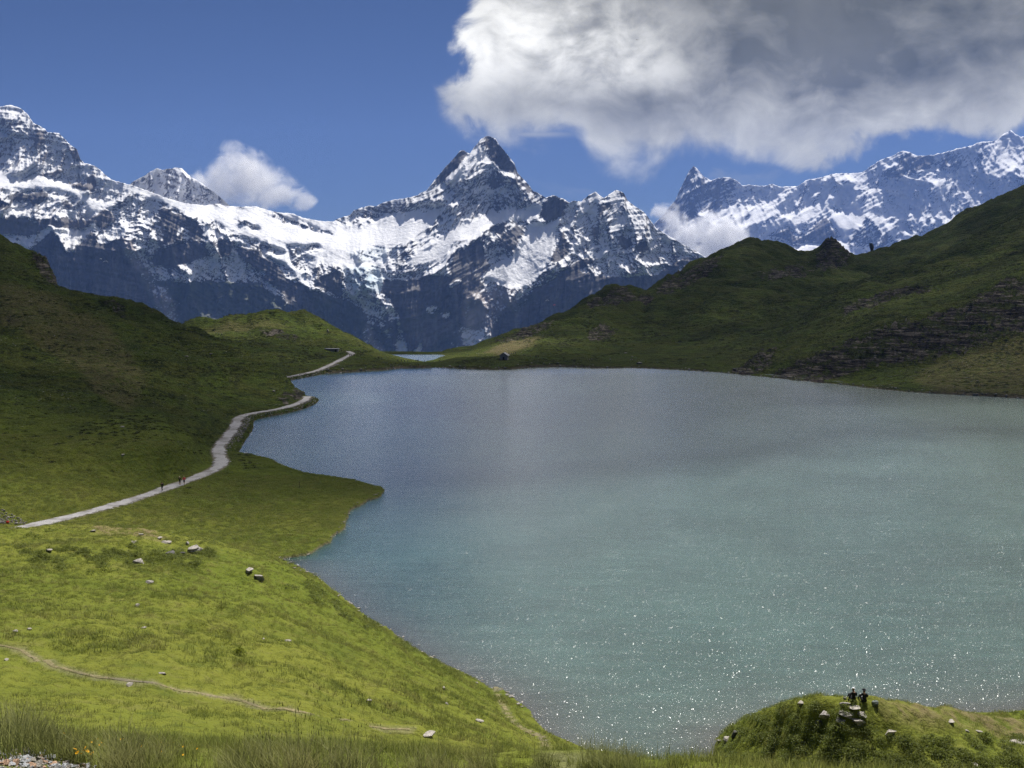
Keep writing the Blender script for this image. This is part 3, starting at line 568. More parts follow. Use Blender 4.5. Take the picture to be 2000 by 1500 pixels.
# far ridge on the right
RCr = [(830, 706, 800), (858, 692, 830), (872, 683, 850), (895, 679, 860), (925, 677, 870), (950, 663, 890), (975, 655, 905), (1000, 643, 930), (1025, 640, 940), (1050, 631, 950), (1090, 617, 980), (1120, 607, 995), (1140, 590, 1020), (1160, 575, 1040), (1185, 560, 1058), (1205, 554, 1062), (1228, 556, 1070), (1262, 570, 1080), (1282, 558, 1100), (1308, 538, 1120), (1330, 530, 1128), (1350, 515, 1140), (1375, 503, 1150), (1400, 492, 1160), (1440, 475, 1180), (1480, 464, 1182), (1510, 471, 1184), (1540, 483, 1190), (1560, 493, 1200), (1580, 494, 1220), (1600, 487, 1200), (1612, 476, 1192), (1625, 469, 1190), (1640, 480, 1196), (1655, 494, 1210), (1672, 501, 1230), (1700, 492, 1250), (1740, 479, 1250), (1786, 462, 1240), (1820, 452, 1230), (1850, 443, 1220), (1880, 422, 1215), (1936, 394, 1200), (1960, 384, 1190), (2000, 365, 1180), (2200, 270, 1150), (2400, 190, 1120)]
RF = layer([
 [(800, 712, 640), (900, 706, 640), (1000, 703, 625), (1130, 704, 600), (1250, 708, 570), (1330, 716, 545), (1400, 720, 545), (1600, 715, 560), (2400, 700, 560)],
 [(820, 706, 720), (860, 702, 720), (900, 697, 720), (960, 690, 720), (1020, 684, 715), (1060, 672, 715), (1130, 682, 690), (1200, 694, 670), (1330, 700, 650), (1450, 690, 660), (1600, 640, 700), (1800, 600, 740), (2400, 560, 760)],
 [(835, 702, 775), (860, 696, 775), (900, 691, 780), (960, 678, 790), (1020, 667, 800), (1080, 658, 805), (1150, 654, 800), (1230, 668, 770), (1330, 668, 770), (1450, 640, 800), (1600, 600, 850), (1800, 560, 900), (2400, 480, 900)],
 [(845, 700, 800), (865, 690, 815), (900, 686, 825), (950, 672, 840), (1000, 655, 860), (1050, 645, 870), (1120, 620, 905), (1180, 606, 920), (1250, 612, 920), (1330, 600, 930), (1400, 560, 960), (1480, 545, 970), (1600, 550, 990), (1700, 545, 1010), (1850, 500, 1010), (2000, 445, 990), (2400, 330, 960)],
 RCr, wcurve(35, -14, RCr), wcurve(200, -150, RCr)], lo=-0.085)
# nearer slope on the right with the rock band
RNC = [(1240, 722, 560), (1290, 716, 562), (1340, 708, 580), (1400, 690, 620), (1460, 673, 660), (1520, 657, 700), (1560, 622, 745), (1600, 592, 765), (1640, 570, 782), (1700, 545, 800), (1770, 526, 820), (1820, 505, 826), (1880, 472, 830), (1940, 450, 830), (2000, 424, 830), (2200, 330, 800), (2400, 250, 780)]
RN = layer([
 [(1200, 724, None, 0.1), (1330, 722, None, 0.4), (1400, 727, None, 0.4), (1500, 737, None, 0.4), (1600, 747, None, 0.4), (1700, 758, None, 0.4), (1850, 770, None, 0.4), (2000, 778, None, 0.4), (2400, 806, None, 0.4)],
 [(1200, 723, 530), (1330, 720, 535), (1500, 733, 496), (1560, 738, 480), (1640, 744, 466), (1740, 720, 464), (1850, 703, 455), (2000, 680, 445), (2400, 640, 430)],
 [(1200, 722, 545), (1330, 717, 548), (1450, 716, 535), (1500, 708, 525), (1600, 690, 500), (1700, 660, 494), (1800, 630, 490), (1880, 612, 486), (1940, 580, 486), (2000, 560, 482), (2400, 470, 470)],
 [(1200, 721, 552), (1330, 712, 565), (1450, 690, 600), (1530, 668, 620), (1600, 640, 625), (1700, 600, 632), (1800, 570, 640), (1900, 540, 645), (2000, 505, 650), (2400, 400, 640)],
 RNC, wcurve(40, -6, RNC), wcurve(160, -120, RNC)], lo=0.12)

# shoreline of the lake in metres
SH_PX = [(1122, 1467), (1075, 1437), (1045, 1403), (1035, 1385), (1000, 1363), (960, 1341), (850, 1290), (770, 1241), (700, 1200), (620, 1132), (545, 1094), (600, 1083), (640, 1062), (668, 1035), (682, 1005), (690, 992), (720, 980), (752, 962), (742, 952), (720, 948), (690, 941), (650, 934), (600, 928), (565, 918), (545, 912), (530, 903), (500, 897), (470, 893), (448, 890), (455, 872), (470, 852), (484, 835), (476, 822), (490, 810), (520, 806), (560, 799), (590, 788), (606, 782), (608, 775), (590, 772)]
SHORE = [at_z(x, y)[:2] for x, y in SH_PX]
SHORE += [(-100, 440), (at_z(552, 741)[0], at_z(552, 741)[1])]
SHORE += [at_z(x, y)[:2] for x, y in [(600, 734), (640, 729), (680, 727), (740, 723), (780, 719), (850, 718), (900, 720), (960, 722), (1000, 721), (1040, 717), (1100, 716), (1170, 719), (1240, 718), (1330, 722), (1400, 727), (1500, 737), (1560, 743), (1600, 747), (1640, 751), (1700, 758), (1780, 766), (1850, 770), (2000, 778), (2200, 792)]]
SHORE += [(330, 330), (330, 220), (250, 150), (180, 128), (120, 110), (70, 97), (45, 94), (26, 92), at_z(1402, 1441)[:2], at_z(1398, 1470)[:2], (17, 82), (12, 80), (8, 82)]
def seg_dist(px, py, poly, closed=True):
    d = np.full(px.shape, 1e9); n = len(poly)
    for i in range(n if closed else n - 1):
        x1, y1 = poly[i]; x2, y2 = poly[(i + 1) % n]; vx, vy = x2 - x1, y2 - y1
        t = np.clip(((px - x1) * vx + (py - y1) * vy) / (vx * vx + vy * vy + 1e-9), 0, 1)
        d = np.minimum(d, (px - x1 - t * vx) ** 2 + (py - y1 - t * vy) ** 2)
    return np.sqrt(d)
GU, GY = np.meshgrid(US, YS); GX = GU * GY
wob = 0.9 * fbm(GX / 6, GY / 6, 3)
inl = inpoly(GX, GY, SHORE)
sd = np.full(GX.shape, 1e3); near = (GY < 700) & (np.abs(GX) < 420)
sd[near] = seg_dist(GX[near], GY[near], SHORE)
sd = np.where(inl, -sd, sd) + wob * np.clip(GY / 160, 0.3, 1.3)
layers = [FG, KN, VL, LK, MH, FS, RF, RN]
Zt = np.full(GX.shape, -2000.0)
for L in layers:
    d = np.abs(Zt - L); h = np.clip(1 - d / 1.6, 0, 1); Zt = np.maximum(Zt, L) + h * h * 0.4
# valley far below beyond the ridges
floor_far = -12 - 430 * sstep(GY, 860, 2600)
Zt = np.maximum(Zt, np.where(GY > 800, floor_far, -10))
# masks painted from world polygons
def wmask(pts, zc=None, soft=3, depth=None):
    """polygon drawn on the photograph for one hill, tested against where each grid point of that hill shows"""
    a = GU; b = (Zt - CAMZ) / GY
    # project: px,py for (x/Y, z/Y)
    fy = CP - SP * b; v = (b * CP + SP) / fy; px = 1000 + F * a / fy; py = 750 - F * v
    m = inpoly(px + 9 * fbm(GX / 22, GY / 22 + Zt / 9, 4), py + 5 * fbm(GX / 14, Zt / 5 + 4, 4), pts)
    if depth: m &= (GY > depth[0]) & (GY < depth[1])
    return m
rockm = np.zeros(GX.shape)
for pts, dp in [([(1500, 738), (1540, 712), (1590, 690), (1650, 664), (1730, 640), (1800, 620), (1880, 606), (1920, 575), (1960, 556), (2100, 545), (2100, 650), (2000, 655), (1900, 678), (1800, 700), (1735, 714), (1690, 722), (1640, 742), (1600, 748), (1550, 744)], (400, 560)),
                ([(1640, 600), (1690, 578), (1760, 565), (1830, 560), (1800, 575), (1740, 590), (1700, 610), (1650, 620)], (500, 800)),
                ([(1280, 575), (1300, 545), (1360, 515), (1420, 500), (1400, 530), (1350, 560), (1300, 578)], (900, 1400)), ([(1140, 600), (1190, 565), (1260, 575), (1300, 580), (1250, 590), (1180, 605)], (900, 1400)),
                ([(1590, 500), (1625, 466), (1665, 505), (1630, 530), (1590, 525)], (900, 1400)), ([(1470, 540), (1540, 520), (1600, 520), (1560, 545), (1500, 555)], (700, 1400)), ([(1140, 650), (1180, 630), (1210, 640), (1190, 665), (1150, 668)], (700, 1000)),
                ([(960, 668), (1060, 635), (1100, 622), (1060, 650), (1000, 672)], (800, 1400)), ([(1420, 735), (1480, 690), (1520, 680), (1500, 730)], (400, 620)),
                ([(60, 500), (90, 505), (120, 560), (118, 590), (100, 560), (75, 530)], (560, 700)), ([(200, 580), (240, 590), (262, 606), (230, 604), (205, 592)], (400, 540)),
                ([(540, 780), (575, 755), (600, 775), (560, 792)], (300, 440)), ([(500, 640), (570, 648), (600, 660), (560, 664), (510, 656)], (600, 800))]:
    rockm = np.maximum(rockm, wmask(pts, depth=dp) * 1.0)
rockm = blur(rockm, 2)
drym = blur(wmask([(0, 560), (120, 590), (220, 650), (290, 740), (250, 800), (180, 760), (100, 680), (0, 620)], depth=(200, 560)) * 0.45 + wmask([(1850, 690), (2000, 640), (2060, 780), (1850, 770), (1780, 740)], depth=(360, 520)) * 0.45 + wmask([(940, 690), (1000, 665), (1060, 655), (1040, 675), (980, 695)], depth=(650, 900)) * 0.9 + wmask([(390, 640), (540, 625), (560, 632), (400, 650)], depth=(600, 800)) * 0.5 + wmask([(1700, 1365), (1850, 1388), (2100, 1420), (2100, 1470), (1900, 1430), (1750, 1400)], depth=(60, 90)) * 0.8 + wmask([(190, 1030), (300, 1040), (330, 1058), (240, 1052), (180, 1042)], depth=(95, 130)) * 1.0, 4)
# relief
calm = np.clip(sd / 14.0, 0, 1) ** 1.2
big = fbm(GX / 70, GY / 70, 4) * 6.0 + fbm(GX / 24 + 3, GY / 24, 4) * 2.4
farw = sstep(GY, 150, 420) * (1 - 0.92 * np.exp(-((GU + 0.085) / 0.055) ** 4) * sstep(GY, 480, 510) * (1 - sstep(GY, 790, 830)))
Zt += big * farw * calm * (0.35 + 0.65 * sstep(Zt, 1, 14))
gul = ridged(GX / 60 + 7, GY / 85, 4)
gul2 = ridged((GX + 0.6 * GY) / 38, (GY - 0.2 * GX) / 120 + 5, 4)
Zt -= (gul2 - 0.3) * 3.2 * farw * sstep(Zt, 4, 16) * calm
Zt -= farw * (gul - 0.3) * 10.0 * sstep(GY, 500, 800) * sstep(Zt, 6, 30) * calm
fgw = 1 - sstep(GY, 140, 260)
hum = np.abs(fbm(GX / 3.1, GY / 3.1, 4)); hum2 = fbm(GX / 9, GY / 9, 4)
Zt += fgw * calm * (hum * 0.62 * sstep(GY, 14, 40) + hum2 * 0.9 * sstep(GY, 16, 60) + 0.12 * fbm(GX * 1.6, GY * 1.6, 3) * sstep(GY, 6, 30))
midw = sstep(GY, 120, 220) * (1 - sstep(GY, 500, 900))
ter = Zt / 1.1 + 1.8 * fbm(GX / 16, GY / 16, 4)
Zt += midw * calm * (0.16 * np.sin(ter * 6.28) + 0.5 * fbm(GX / 5, GY / 5, 4)) * sstep(Zt, 2, 9)
# bedded rock: ledges
tilt = Zt + 0.10 * GX + 1.5 * fbm(GX / 30, GY / 30, 3)
led = tilt / 2.1 + 0.5 * fbm(GX / 6, GY / 6, 3); fr = led - np.floor(led)
Zt += rockm * (sstep(fr, 0.1, 0.4) - fr) * 3.0 + rockm * (ridged(GX / 9, GY / 9 + Zt / 3, 5) - 0.4) * 3.6 * calm
# shoreline
out = np.maximum(Zt, 0.12 + 0.35 * (1 - np.exp(-np.clip(sd, 0, 50) / 1.5)) - np.maximum(0, sd - 7) * 0.25)
Zt = np.where((GY < 640) & (GY > 78) | inl, np.where(sd > 0, np.where((GY < 640), out, Zt), np.maximum(-3.0, sd * 0.35 - 0.1)), Zt)

def zg(x, y):
    x = np.asarray(x, float); y = np.asarray(y, float)
    yi = np.interp(np.log(y), LY, np.arange(len(YS))); xi = np.interp(x / y, US, np.arange(len(US)))
    return bilin(Zt, xi, yi)
def sdg(x, y):
    yi = np.interp(np.log(y), LY, np.arange(len(YS))); xi = np.interp(np.asarray(x) / y, US, np.arange(len(US)))
    return bilin(sd, xi, yi)
def hit(px, py, y0=5.0, y1=1500.0):
    """where the view ray through a point of the photograph meets the ground"""
    a, b = ray(px, py); ys = np.exp(np.linspace(math.log(y0), math.log(y1), 1600))
    h = CAMZ + b * ys - zg(a * ys, ys); k = np.nonzero(h < 0)[0]
    i = k[0] if len(k) else len(ys) - 1
    i = max(i, 1); t = h[i - 1] / (h[i - 1] - h[i] + 1e-9); Y = ys[i - 1] + (ys[i] - ys[i - 1]) * min(max(t, 0), 1)
    return float(a * Y), float(Y), float(zg(a * Y, Y))
def smooth_line(pts, n, it=2):
    p = np.array(pts, float)
    for _ in range(it):
        q = [p[0]]
        for i in range(len(p) - 1): q += [p[i] * 0.75 + p[i + 1] * 0.25, p[i] * 0.25 + p[i + 1] * 0.75]
        q.append(p[-1]); p = np.array(q)
    L = np.concatenate([[0], np.cumsum(np.linalg.norm(np.diff(p, axis=0), axis=1))]); s = np.linspace(0, L[-1], n)
    return np.stack([np.interp(s, L, p[:, k]) for k in range(p.shape[1])], 1)
# the gravel path: centre line from photograph points at known ground heights, with width in metres
PATHS = []
def path_line(pix, width, n=200, flat=True, lift=0.05):
    P = []
    for q in pix:
        if len(q) == 3: P.append(at_z(q[0], q[1], q[2]))
        else: P.append(hit(*q))
    P = smooth_line(P, n); 
    if not flat: P[:, 2] = zg(P[:, 0], P[:, 1])
    k = np.hanning(13); k /= k.sum(); zz = np.convolve(np.pad(P[:, 2], 6, mode='edge'), k, 'valid'); P[:, 2] = zz
    PATHS.append((P, width, lift)); return P
PM = path_line([(-160, 1052, 3.4), (0, 1040, 3.3), (75, 1024, 3.2), (150, 1006, 3.0), (220, 988, 2.8), (290, 966, 2.6), (350, 945, 2.2), (400, 926, 1.8), (428, 912, 1.6), (434, 900, 1.5), (426, 885, 1.4), (428, 872, 1.4), (440, 858, 1.3), (452, 843, 1.3), (462, 830, 1.3), (463, 819, 1.3), (475, 811, 1.3), (500, 806, 1.3), (540, 800, 1.2), (575, 791, 1.2), (598, 781, 1.2), (600, 774.5, 1.2)], 3.1, 420)
PF = path_line([(552, 738, 1.0), (590, 731, 1.0), (620, 724, 1.1), (645, 713, 1.6), (665, 703, 2.2), (676, 697, 2.8), (690, 691, 3.5), (680, 686, 4.2)], 3.6, 120)
PT = path_line([(-40, 1262), (20, 1264), (60, 1276), (95, 1296), (140, 1311), (200, 1322), (260, 1334), (330, 1344), (400, 1354), (470, 1366), (540, 1382), (600, 1394), (700, 1408), (800, 1425)], 0.55, 200, False, 0.03)
PT2 = path_line([(968, 1345), (972, 1360), (985, 1380), (992, 1395), (1010, 1412), (1040, 1432), (1075, 1456), (1110, 1480)], 0.75, 100, False, 0.03)
dirt = np.zeros(GX.shape)
for P, w, lf in PATHS:
    sel = (GY > P[:, 1].min() - 20) & (GY < P[:, 1].max() + 20) & (GX > P[:, 0].min() - 20) & (GX < P[:, 0].max() + 20)
    xs, ys = GX[sel], GY[sel]; bd = np.full(xs.shape, 1e9); bz = np.zeros(xs.shape)
    for q in P:
        d = (xs - q[0]) ** 2 + (ys - q[1]) ** 2; u = d < bd; bd[u] = d[u]; bz[u] = q[2]
    bd = np.sqrt(bd); r0 = max(w * 0.62, 0.55); k = 1 - sstep(bd, r0, r0 + max(0.8, w * (1.6 if w > 2 else 0.8)))
    Zt[sel] = Zt[sel] * (1 - k) + (bz - 0.02) * k
    dirt[sel] = np.maximum(dirt[sel], (1 - sstep(bd, w * 0.45, w * 0.7)) * (1 if w > 2 else 0.35))
steep_v = np.clip(1 - 0, 0, 1)
# ------------------------------------------------------------------ ground sheet
def mat_ground():
    m, T = new_mat('alpine_meadow'); P = T.pos()
    n0 = T.noise(P, 0.022, 4, 0.55); n1 = T.noise(P, 0.11, 5, 0.6, 0.4); n2 = T.noise(P, 0.7, 5, 0.62, 0.3); n3 = T.noise(P, 4.5, 4, 0.65)
    g = T.mix(T.smooth(n0, 0.38, 0.62), (0.098, 0.122, 0.018), (0.130, 0.140, 0.024))
    g = T.mix(T.m('MULTIPLY', T.smooth(n1, 0.42, 0.68), 0.6), g, (0.065, 0.085, 0.014))
    g = T.mix(T.m('MULTIPLY', T.smooth(n2, 0.50, 0.72), 0.6), g, (0.13, 0.125, 0.038))
    g = T.mix(T.m('MULTIPLY', T.smooth(n2, 0.48, 0.30), 0.45), g, (0.030, 0.050, 0.012))
    g = T.mix(T.m('MULTIPLY', T.smooth(n3, 0.45, 0.7), 0.4), g, (0.10, 0.115, 0.03))
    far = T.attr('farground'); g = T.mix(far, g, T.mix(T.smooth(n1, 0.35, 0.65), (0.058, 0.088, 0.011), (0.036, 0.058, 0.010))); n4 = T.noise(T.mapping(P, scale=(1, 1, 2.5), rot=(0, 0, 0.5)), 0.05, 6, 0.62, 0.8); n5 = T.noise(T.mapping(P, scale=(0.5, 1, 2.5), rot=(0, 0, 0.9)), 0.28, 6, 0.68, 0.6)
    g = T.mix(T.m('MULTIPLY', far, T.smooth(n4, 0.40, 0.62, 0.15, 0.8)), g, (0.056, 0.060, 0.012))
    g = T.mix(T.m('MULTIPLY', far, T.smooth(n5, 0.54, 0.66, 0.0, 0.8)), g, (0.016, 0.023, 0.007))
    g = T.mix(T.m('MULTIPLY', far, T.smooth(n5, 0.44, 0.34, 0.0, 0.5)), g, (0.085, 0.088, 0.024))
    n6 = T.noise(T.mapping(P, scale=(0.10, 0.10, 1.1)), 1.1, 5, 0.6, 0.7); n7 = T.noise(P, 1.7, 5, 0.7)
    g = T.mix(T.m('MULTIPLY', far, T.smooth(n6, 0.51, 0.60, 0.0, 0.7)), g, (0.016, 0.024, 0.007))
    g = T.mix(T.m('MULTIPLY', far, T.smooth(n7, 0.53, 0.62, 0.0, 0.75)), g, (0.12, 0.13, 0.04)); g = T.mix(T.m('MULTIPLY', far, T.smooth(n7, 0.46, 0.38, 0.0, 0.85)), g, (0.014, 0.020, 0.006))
    dry = T.m('MULTIPLY', T.attr('dry'), T.smooth(n2, 0.32, 0.6))
    g = T.mix(dry, g, (0.15, 0.12, 0.065))
    st = T.noise(T.mapping(P, scale=(0.10, 0.10, 1.5), rot=(0, 0.10, 0)), 0.75, 7, 0.68, 0.4)
    rk = T.mix(T.smooth(st, 0.44, 0.64), (0.026, 0.024, 0.020), (0.175, 0.155, 0.13))
    rk = T.mix(T.smooth(T.noise(T.mapping(P, scale=(0.5, 0.5, 2), rot=(0, 0.1, 0)), 0.22, 6, 0.65), 0.50, 0.56), rk, (0.045, 0.055, 0.018))
    c = T.mix(T.smooth(T.m('ADD', T.attr('rock'), T.m('ADD', T.m('MULTIPLY', T.m('SUBTRACT', n2, 0.5), 1.3), T.m('MULTIPLY', T.m('SUBTRACT', n1, 0.5), 2.2))), 0.62, 0.80), g, rk)
    c = T.mix(T.m('MULTIPLY', T.attr('dirt'), 0.85), c, T.mix(n3, (0.15, 0.125, 0.09), (0.24, 0.21, 0.17)))
    c = T.mix(T.attr('bed'), c, T.mix(n2, (0.17, 0.13, 0.11), (0.10, 0.09, 0.075)))
    # scattered pale stones
    vo = T.new('ShaderNodeTexVoronoi', i_Scale=0.55); T.l.new(P, vo.inputs['Vector'])
    spot = T.m('MULTIPLY', T.smooth(vo.outputs['Distance'], 0.16, 0.10), T.smooth(T.noise(P, 0.05, 4), 0.52, 0.66))
    c = T.mix(T.m('MULTIPLY', spot, T.attr('farground')), c, (0.26, 0.25, 0.23))
    b1 = T.bump(T.m('ADD', T.m('MULTIPLY', n2, 1.0), T.m('MULTIPLY', n3, 0.25)), 0.9, 0.55)
    b2 = T.bump(n1, 0.6, 2.5, b1); b2 = T.bump(T.m('MULTIPLY', T.m('ADD', n5, T.m('MULTIPLY', n4, 1.5)), far), 0.9, 3.5, b2)
    finish(T, c, 0.95, b2, 0.02); return m
M_GROUND = mat_ground()
bed = np.where((sd < 0.5) & (Zt < 0.06), 1.0, 0.0)
V = np.stack([GX, GY, Zt], -1).reshape(-1, 3)
keep = ~((Zt[:-1, :-1] < -1.6) & (Zt[1:, 1:] < -1.6) & (sd[:-1, :-1] < -4) & (GY[:-1, :-1] < 620) & inl[:-1, :-1])
Fq = grid_faces(len(YS), len(US), keep)
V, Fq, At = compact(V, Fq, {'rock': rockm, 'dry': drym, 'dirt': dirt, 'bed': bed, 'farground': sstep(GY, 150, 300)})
print('ground faces', len(Fq))
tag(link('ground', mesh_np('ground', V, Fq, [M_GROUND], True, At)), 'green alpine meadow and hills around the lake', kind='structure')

# ------------------------------------------------------------------ paths as sheets on the ground
def mat_gravel(name, a, b, sc):
    m, T = new_mat(name); P = T.pos()
    n = T.noise(P, sc, 6, 0.7); n2 = T.noise(P, 0.5, 3); c = T.mix(T.smooth(n, 0.35, 0.65), a, b); c = T.mix(T.m('MULTIPLY', T.smooth(n2, 0.45, 0.7), 0.4), c, tuple(x * 0.7 for x in a))
    c = T.mix(T.m('MULTIPLY', T.smooth(T.noise(P, 0.16, 4), 0.50, 0.62), 0.55), c, (0.11, 0.10, 0.085))
    b, o = finish(T, c, 0.95, T.bump(n, 0.6, 0.06), 0.15); tr = T.new('ShaderNodeBsdfTransparent'); mx = T.new('ShaderNodeMixShader')
    T.put(mx.inputs[0], T.smooth(T.m('ADD', T.attr('edge'), T.m('MULTIPLY', T.m('SUBTRACT', T.noise(P, 1.1, 4, 0.6), 0.5), 1.5)), 0.62, 0.92)); T.l.new(b.outputs[0], mx.inputs[1]); T.l.new(tr.outputs[0], mx.inputs[2]); T.l.new(mx.outputs[0], o.inputs['Surface']); return m
M_GRAVEL = mat_gravel('pale_gravel', (0.26, 0.25, 0.245), (0.42, 0.41, 0.41), 6.0)
M_DIRT = mat_gravel('trodden_earth', (0.11, 0.105, 0.04), (0.22, 0.18, 0.10), 5.0)
def strip(name, P, w, lift, mat, label, seed):
    ed = np.tile(np.abs(np.linspace(-1, 1, 7)), len(P))
    T = np.gradient(P[:, :2], axis=0); T /= np.linalg.norm(T, axis=1)[:, None] + 1e-9; Nn = np.stack([-T[:, 1], T[:, 0]], 1)
    k = np.linspace(-0.5, 0.5, 7); V = []
    for i in range(len(P)):
        ww = w * (1 + 0.16 * math.sin(i * 0.21 + seed) + 0.10 * math.sin(i * 0.83))
        for j, t in enumerate(k):
            V.append((P[i, 0] + Nn[i, 0] * t * ww, P[i, 1] + Nn[i, 1] * t * ww, P[i, 2] + lift - (0.09 if j in (0, 6) else 0) * (1 if w > 1 else 0.4)))
    tag(link(name, mesh_np(name, V, grid_faces(len(P), 7), [mat], True, {'edge': ed})), label, kind='structure')
strip('path', PM, 3.7, 0.06, M_GRAVEL, 'pale gravel path winding along the left shore of the lake', 1)
strip('path', PF, 3.6, 0.08, M_GRAVEL, 'grey gravel path climbing from the far shore to the low shelter', 4)
strip('trail', PT, 0.26, 0.0, M_DIRT, 'narrow trodden trail crossing the foreground meadow', 2)
strip('trail', PT2, 0.6, 0.01, M_DIRT, 'short bare earth trail along the near lake shore', 3)

# ------------------------------------------------------------------ water
def mat_water(name, deep):
    m, T = new_mat(name); P = T.pos()
    sh = T.attr('shallow'); n0 = T.noise(P, 0.012, 4, 0.5)
    deepc = T.mix(T.smooth(n0, 0.35, 0.65), deep, tuple(x * 1.12 for x in deep))
    c = T.mix(sh, deepc, (0.060, 0.064, 0.050))
    Pm = T.mapping(P, scale=(0.75, 1.7, 1.0), rot=(0, 0, R(-9)))
    w1 = T.noise(Pm, 0.22, 9, 0.72, 0.5); w2 = T.noise(Pm, 1.6, 5, 0.62, 0.3); w0 = T.noise(P, 0.05, 3)
    ripple = T.m('MULTIPLY', T.smooth(w0, 0.35, 0.65, 0.82, 1.12), T.attr('rough_water'))
    hgt = T.m('ADD', T.m('MULTIPLY', w1, 1.6), T.m('MULTIPLY', w2, 0.5))
    bp = T.new('ShaderNodeBump'); T.put(bp.inputs['Strength'], ripple); bp.inputs['Distance'].default_value = 0.8; T.put(bp.inputs['Height'], hgt)
    b = T.new('ShaderNodeBsdfPrincipled'); T.put(b.inputs['Base Color'], c); T.put(b.inputs['Normal'], bp.outputs[0])
    vo = T.new('ShaderNodeTexVoronoi', i_Scale=21.0); T.l.new(T.mapping(P, scale=(1.0, 1.35, 1.0), rot=(0, 0, R(-12))), vo.inputs['Vector'])
    sc = T.new('ShaderNodeSeparateColor'); T.l.new(vo.outputs['Color'], sc.inputs[0]); wn = T.new('ShaderNodeTexWhiteNoise'); wn.noise_dimensions = '3D'; T.l.new(vo.outputs['Color'], wn.inputs[0]); s2 = T.new('ShaderNodeSeparateColor'); T.l.new(wn.outputs['Color'], s2.inputs[0])
    amp = T.m('MULTIPLY', T.attr('rough_water'), T.m('ADD', 0.16, T.m('MULTIPLY', T.smooth(s2.outputs[2], 0.86, 0.95), 0.36)))
    tx = T.m('MULTIPLY', T.m('SUBTRACT', T.m('ADD', sc.outputs[0], s2.outputs[0]), 1.0), amp); ty = T.m('MULTIPLY', T.m('SUBTRACT', T.m('ADD', sc.outputs[1], s2.outputs[1]), 1.0), amp)
    cn = T.new('ShaderNodeCombineXYZ'); T.put(cn.inputs[0], tx); T.put(cn.inputs[1], ty); cn.inputs[2].default_value = 1.0
    nn = T.new('ShaderNodeVectorMath', operation='NORMALIZE'); T.l.new(cn.outputs[0], nn.inputs[0])
    b.inputs['Coat Weight'].default_value = 1.0; b.inputs['Coat IOR'].default_value = 1.5; b.inputs['Coat Roughness'].default_value = 0.21; T.l.new(nn.outputs[0], b.inputs['Coat Normal'])
    b.inputs['IOR'].default_value = 1.33; b.inputs['Specular IOR Level'].default_value = 0.5
    T.put(b.inputs['Roughness'], T.m('ADD', T.m('MULTIPLY', T.attr('rough_water'), 0.12), 0.03))
    o = T.new('ShaderNodeOutputMaterial'); T.l.new(b.outputs[0], o.inputs['Surface']); return m
M_WATER = mat_water('glacial_lake_water', (0.022, 0.088, 0.070))
def water():
    us = np.linspace(-0.35, 0.80, 200); ys = np.exp(np.linspace(math.log(72), math.log(560), 240))
    u, y = np.meshgrid(us, ys); x = u * y
    yi = np.interp(np.log(y), LY, np.arange(len(YS))); xi = np.interp(u, US, np.arange(len(US))); s = -bilin(sd, xi, yi)
    shal = np.exp(-np.clip(s, 0, 100) / 6.0) * (y < 150)
    rw = 1 - 0.80 * sstep(y, 480, 512)
    me = mesh_np('lake', np.stack([x, y, x * 0], -1).reshape(-1, 3), grid_faces(240, 200), [M_WATER], True, {'shallow': shal, 'rough_water': rw})
    tag(link('lake', me), 'wide alpine lake with teal green water and fine ripples', kind='structure')
    us = np.linspace(-0.14, -0.01, 20); ys = np.linspace(690, 800, 20); u, y = np.meshgrid(us, ys)
    me = mesh_np('pond', np.stack([u * y, y, u * 0 - 8.0], -1).reshape(-1, 3), grid_faces(20, 20), [M_WATER], True, {'shallow': u * 0, 'rough_water': u * 0 + 0.3})
    tag(link('pond', me), 'small lower lake glinting behind the far shore', kind='structure')
water()
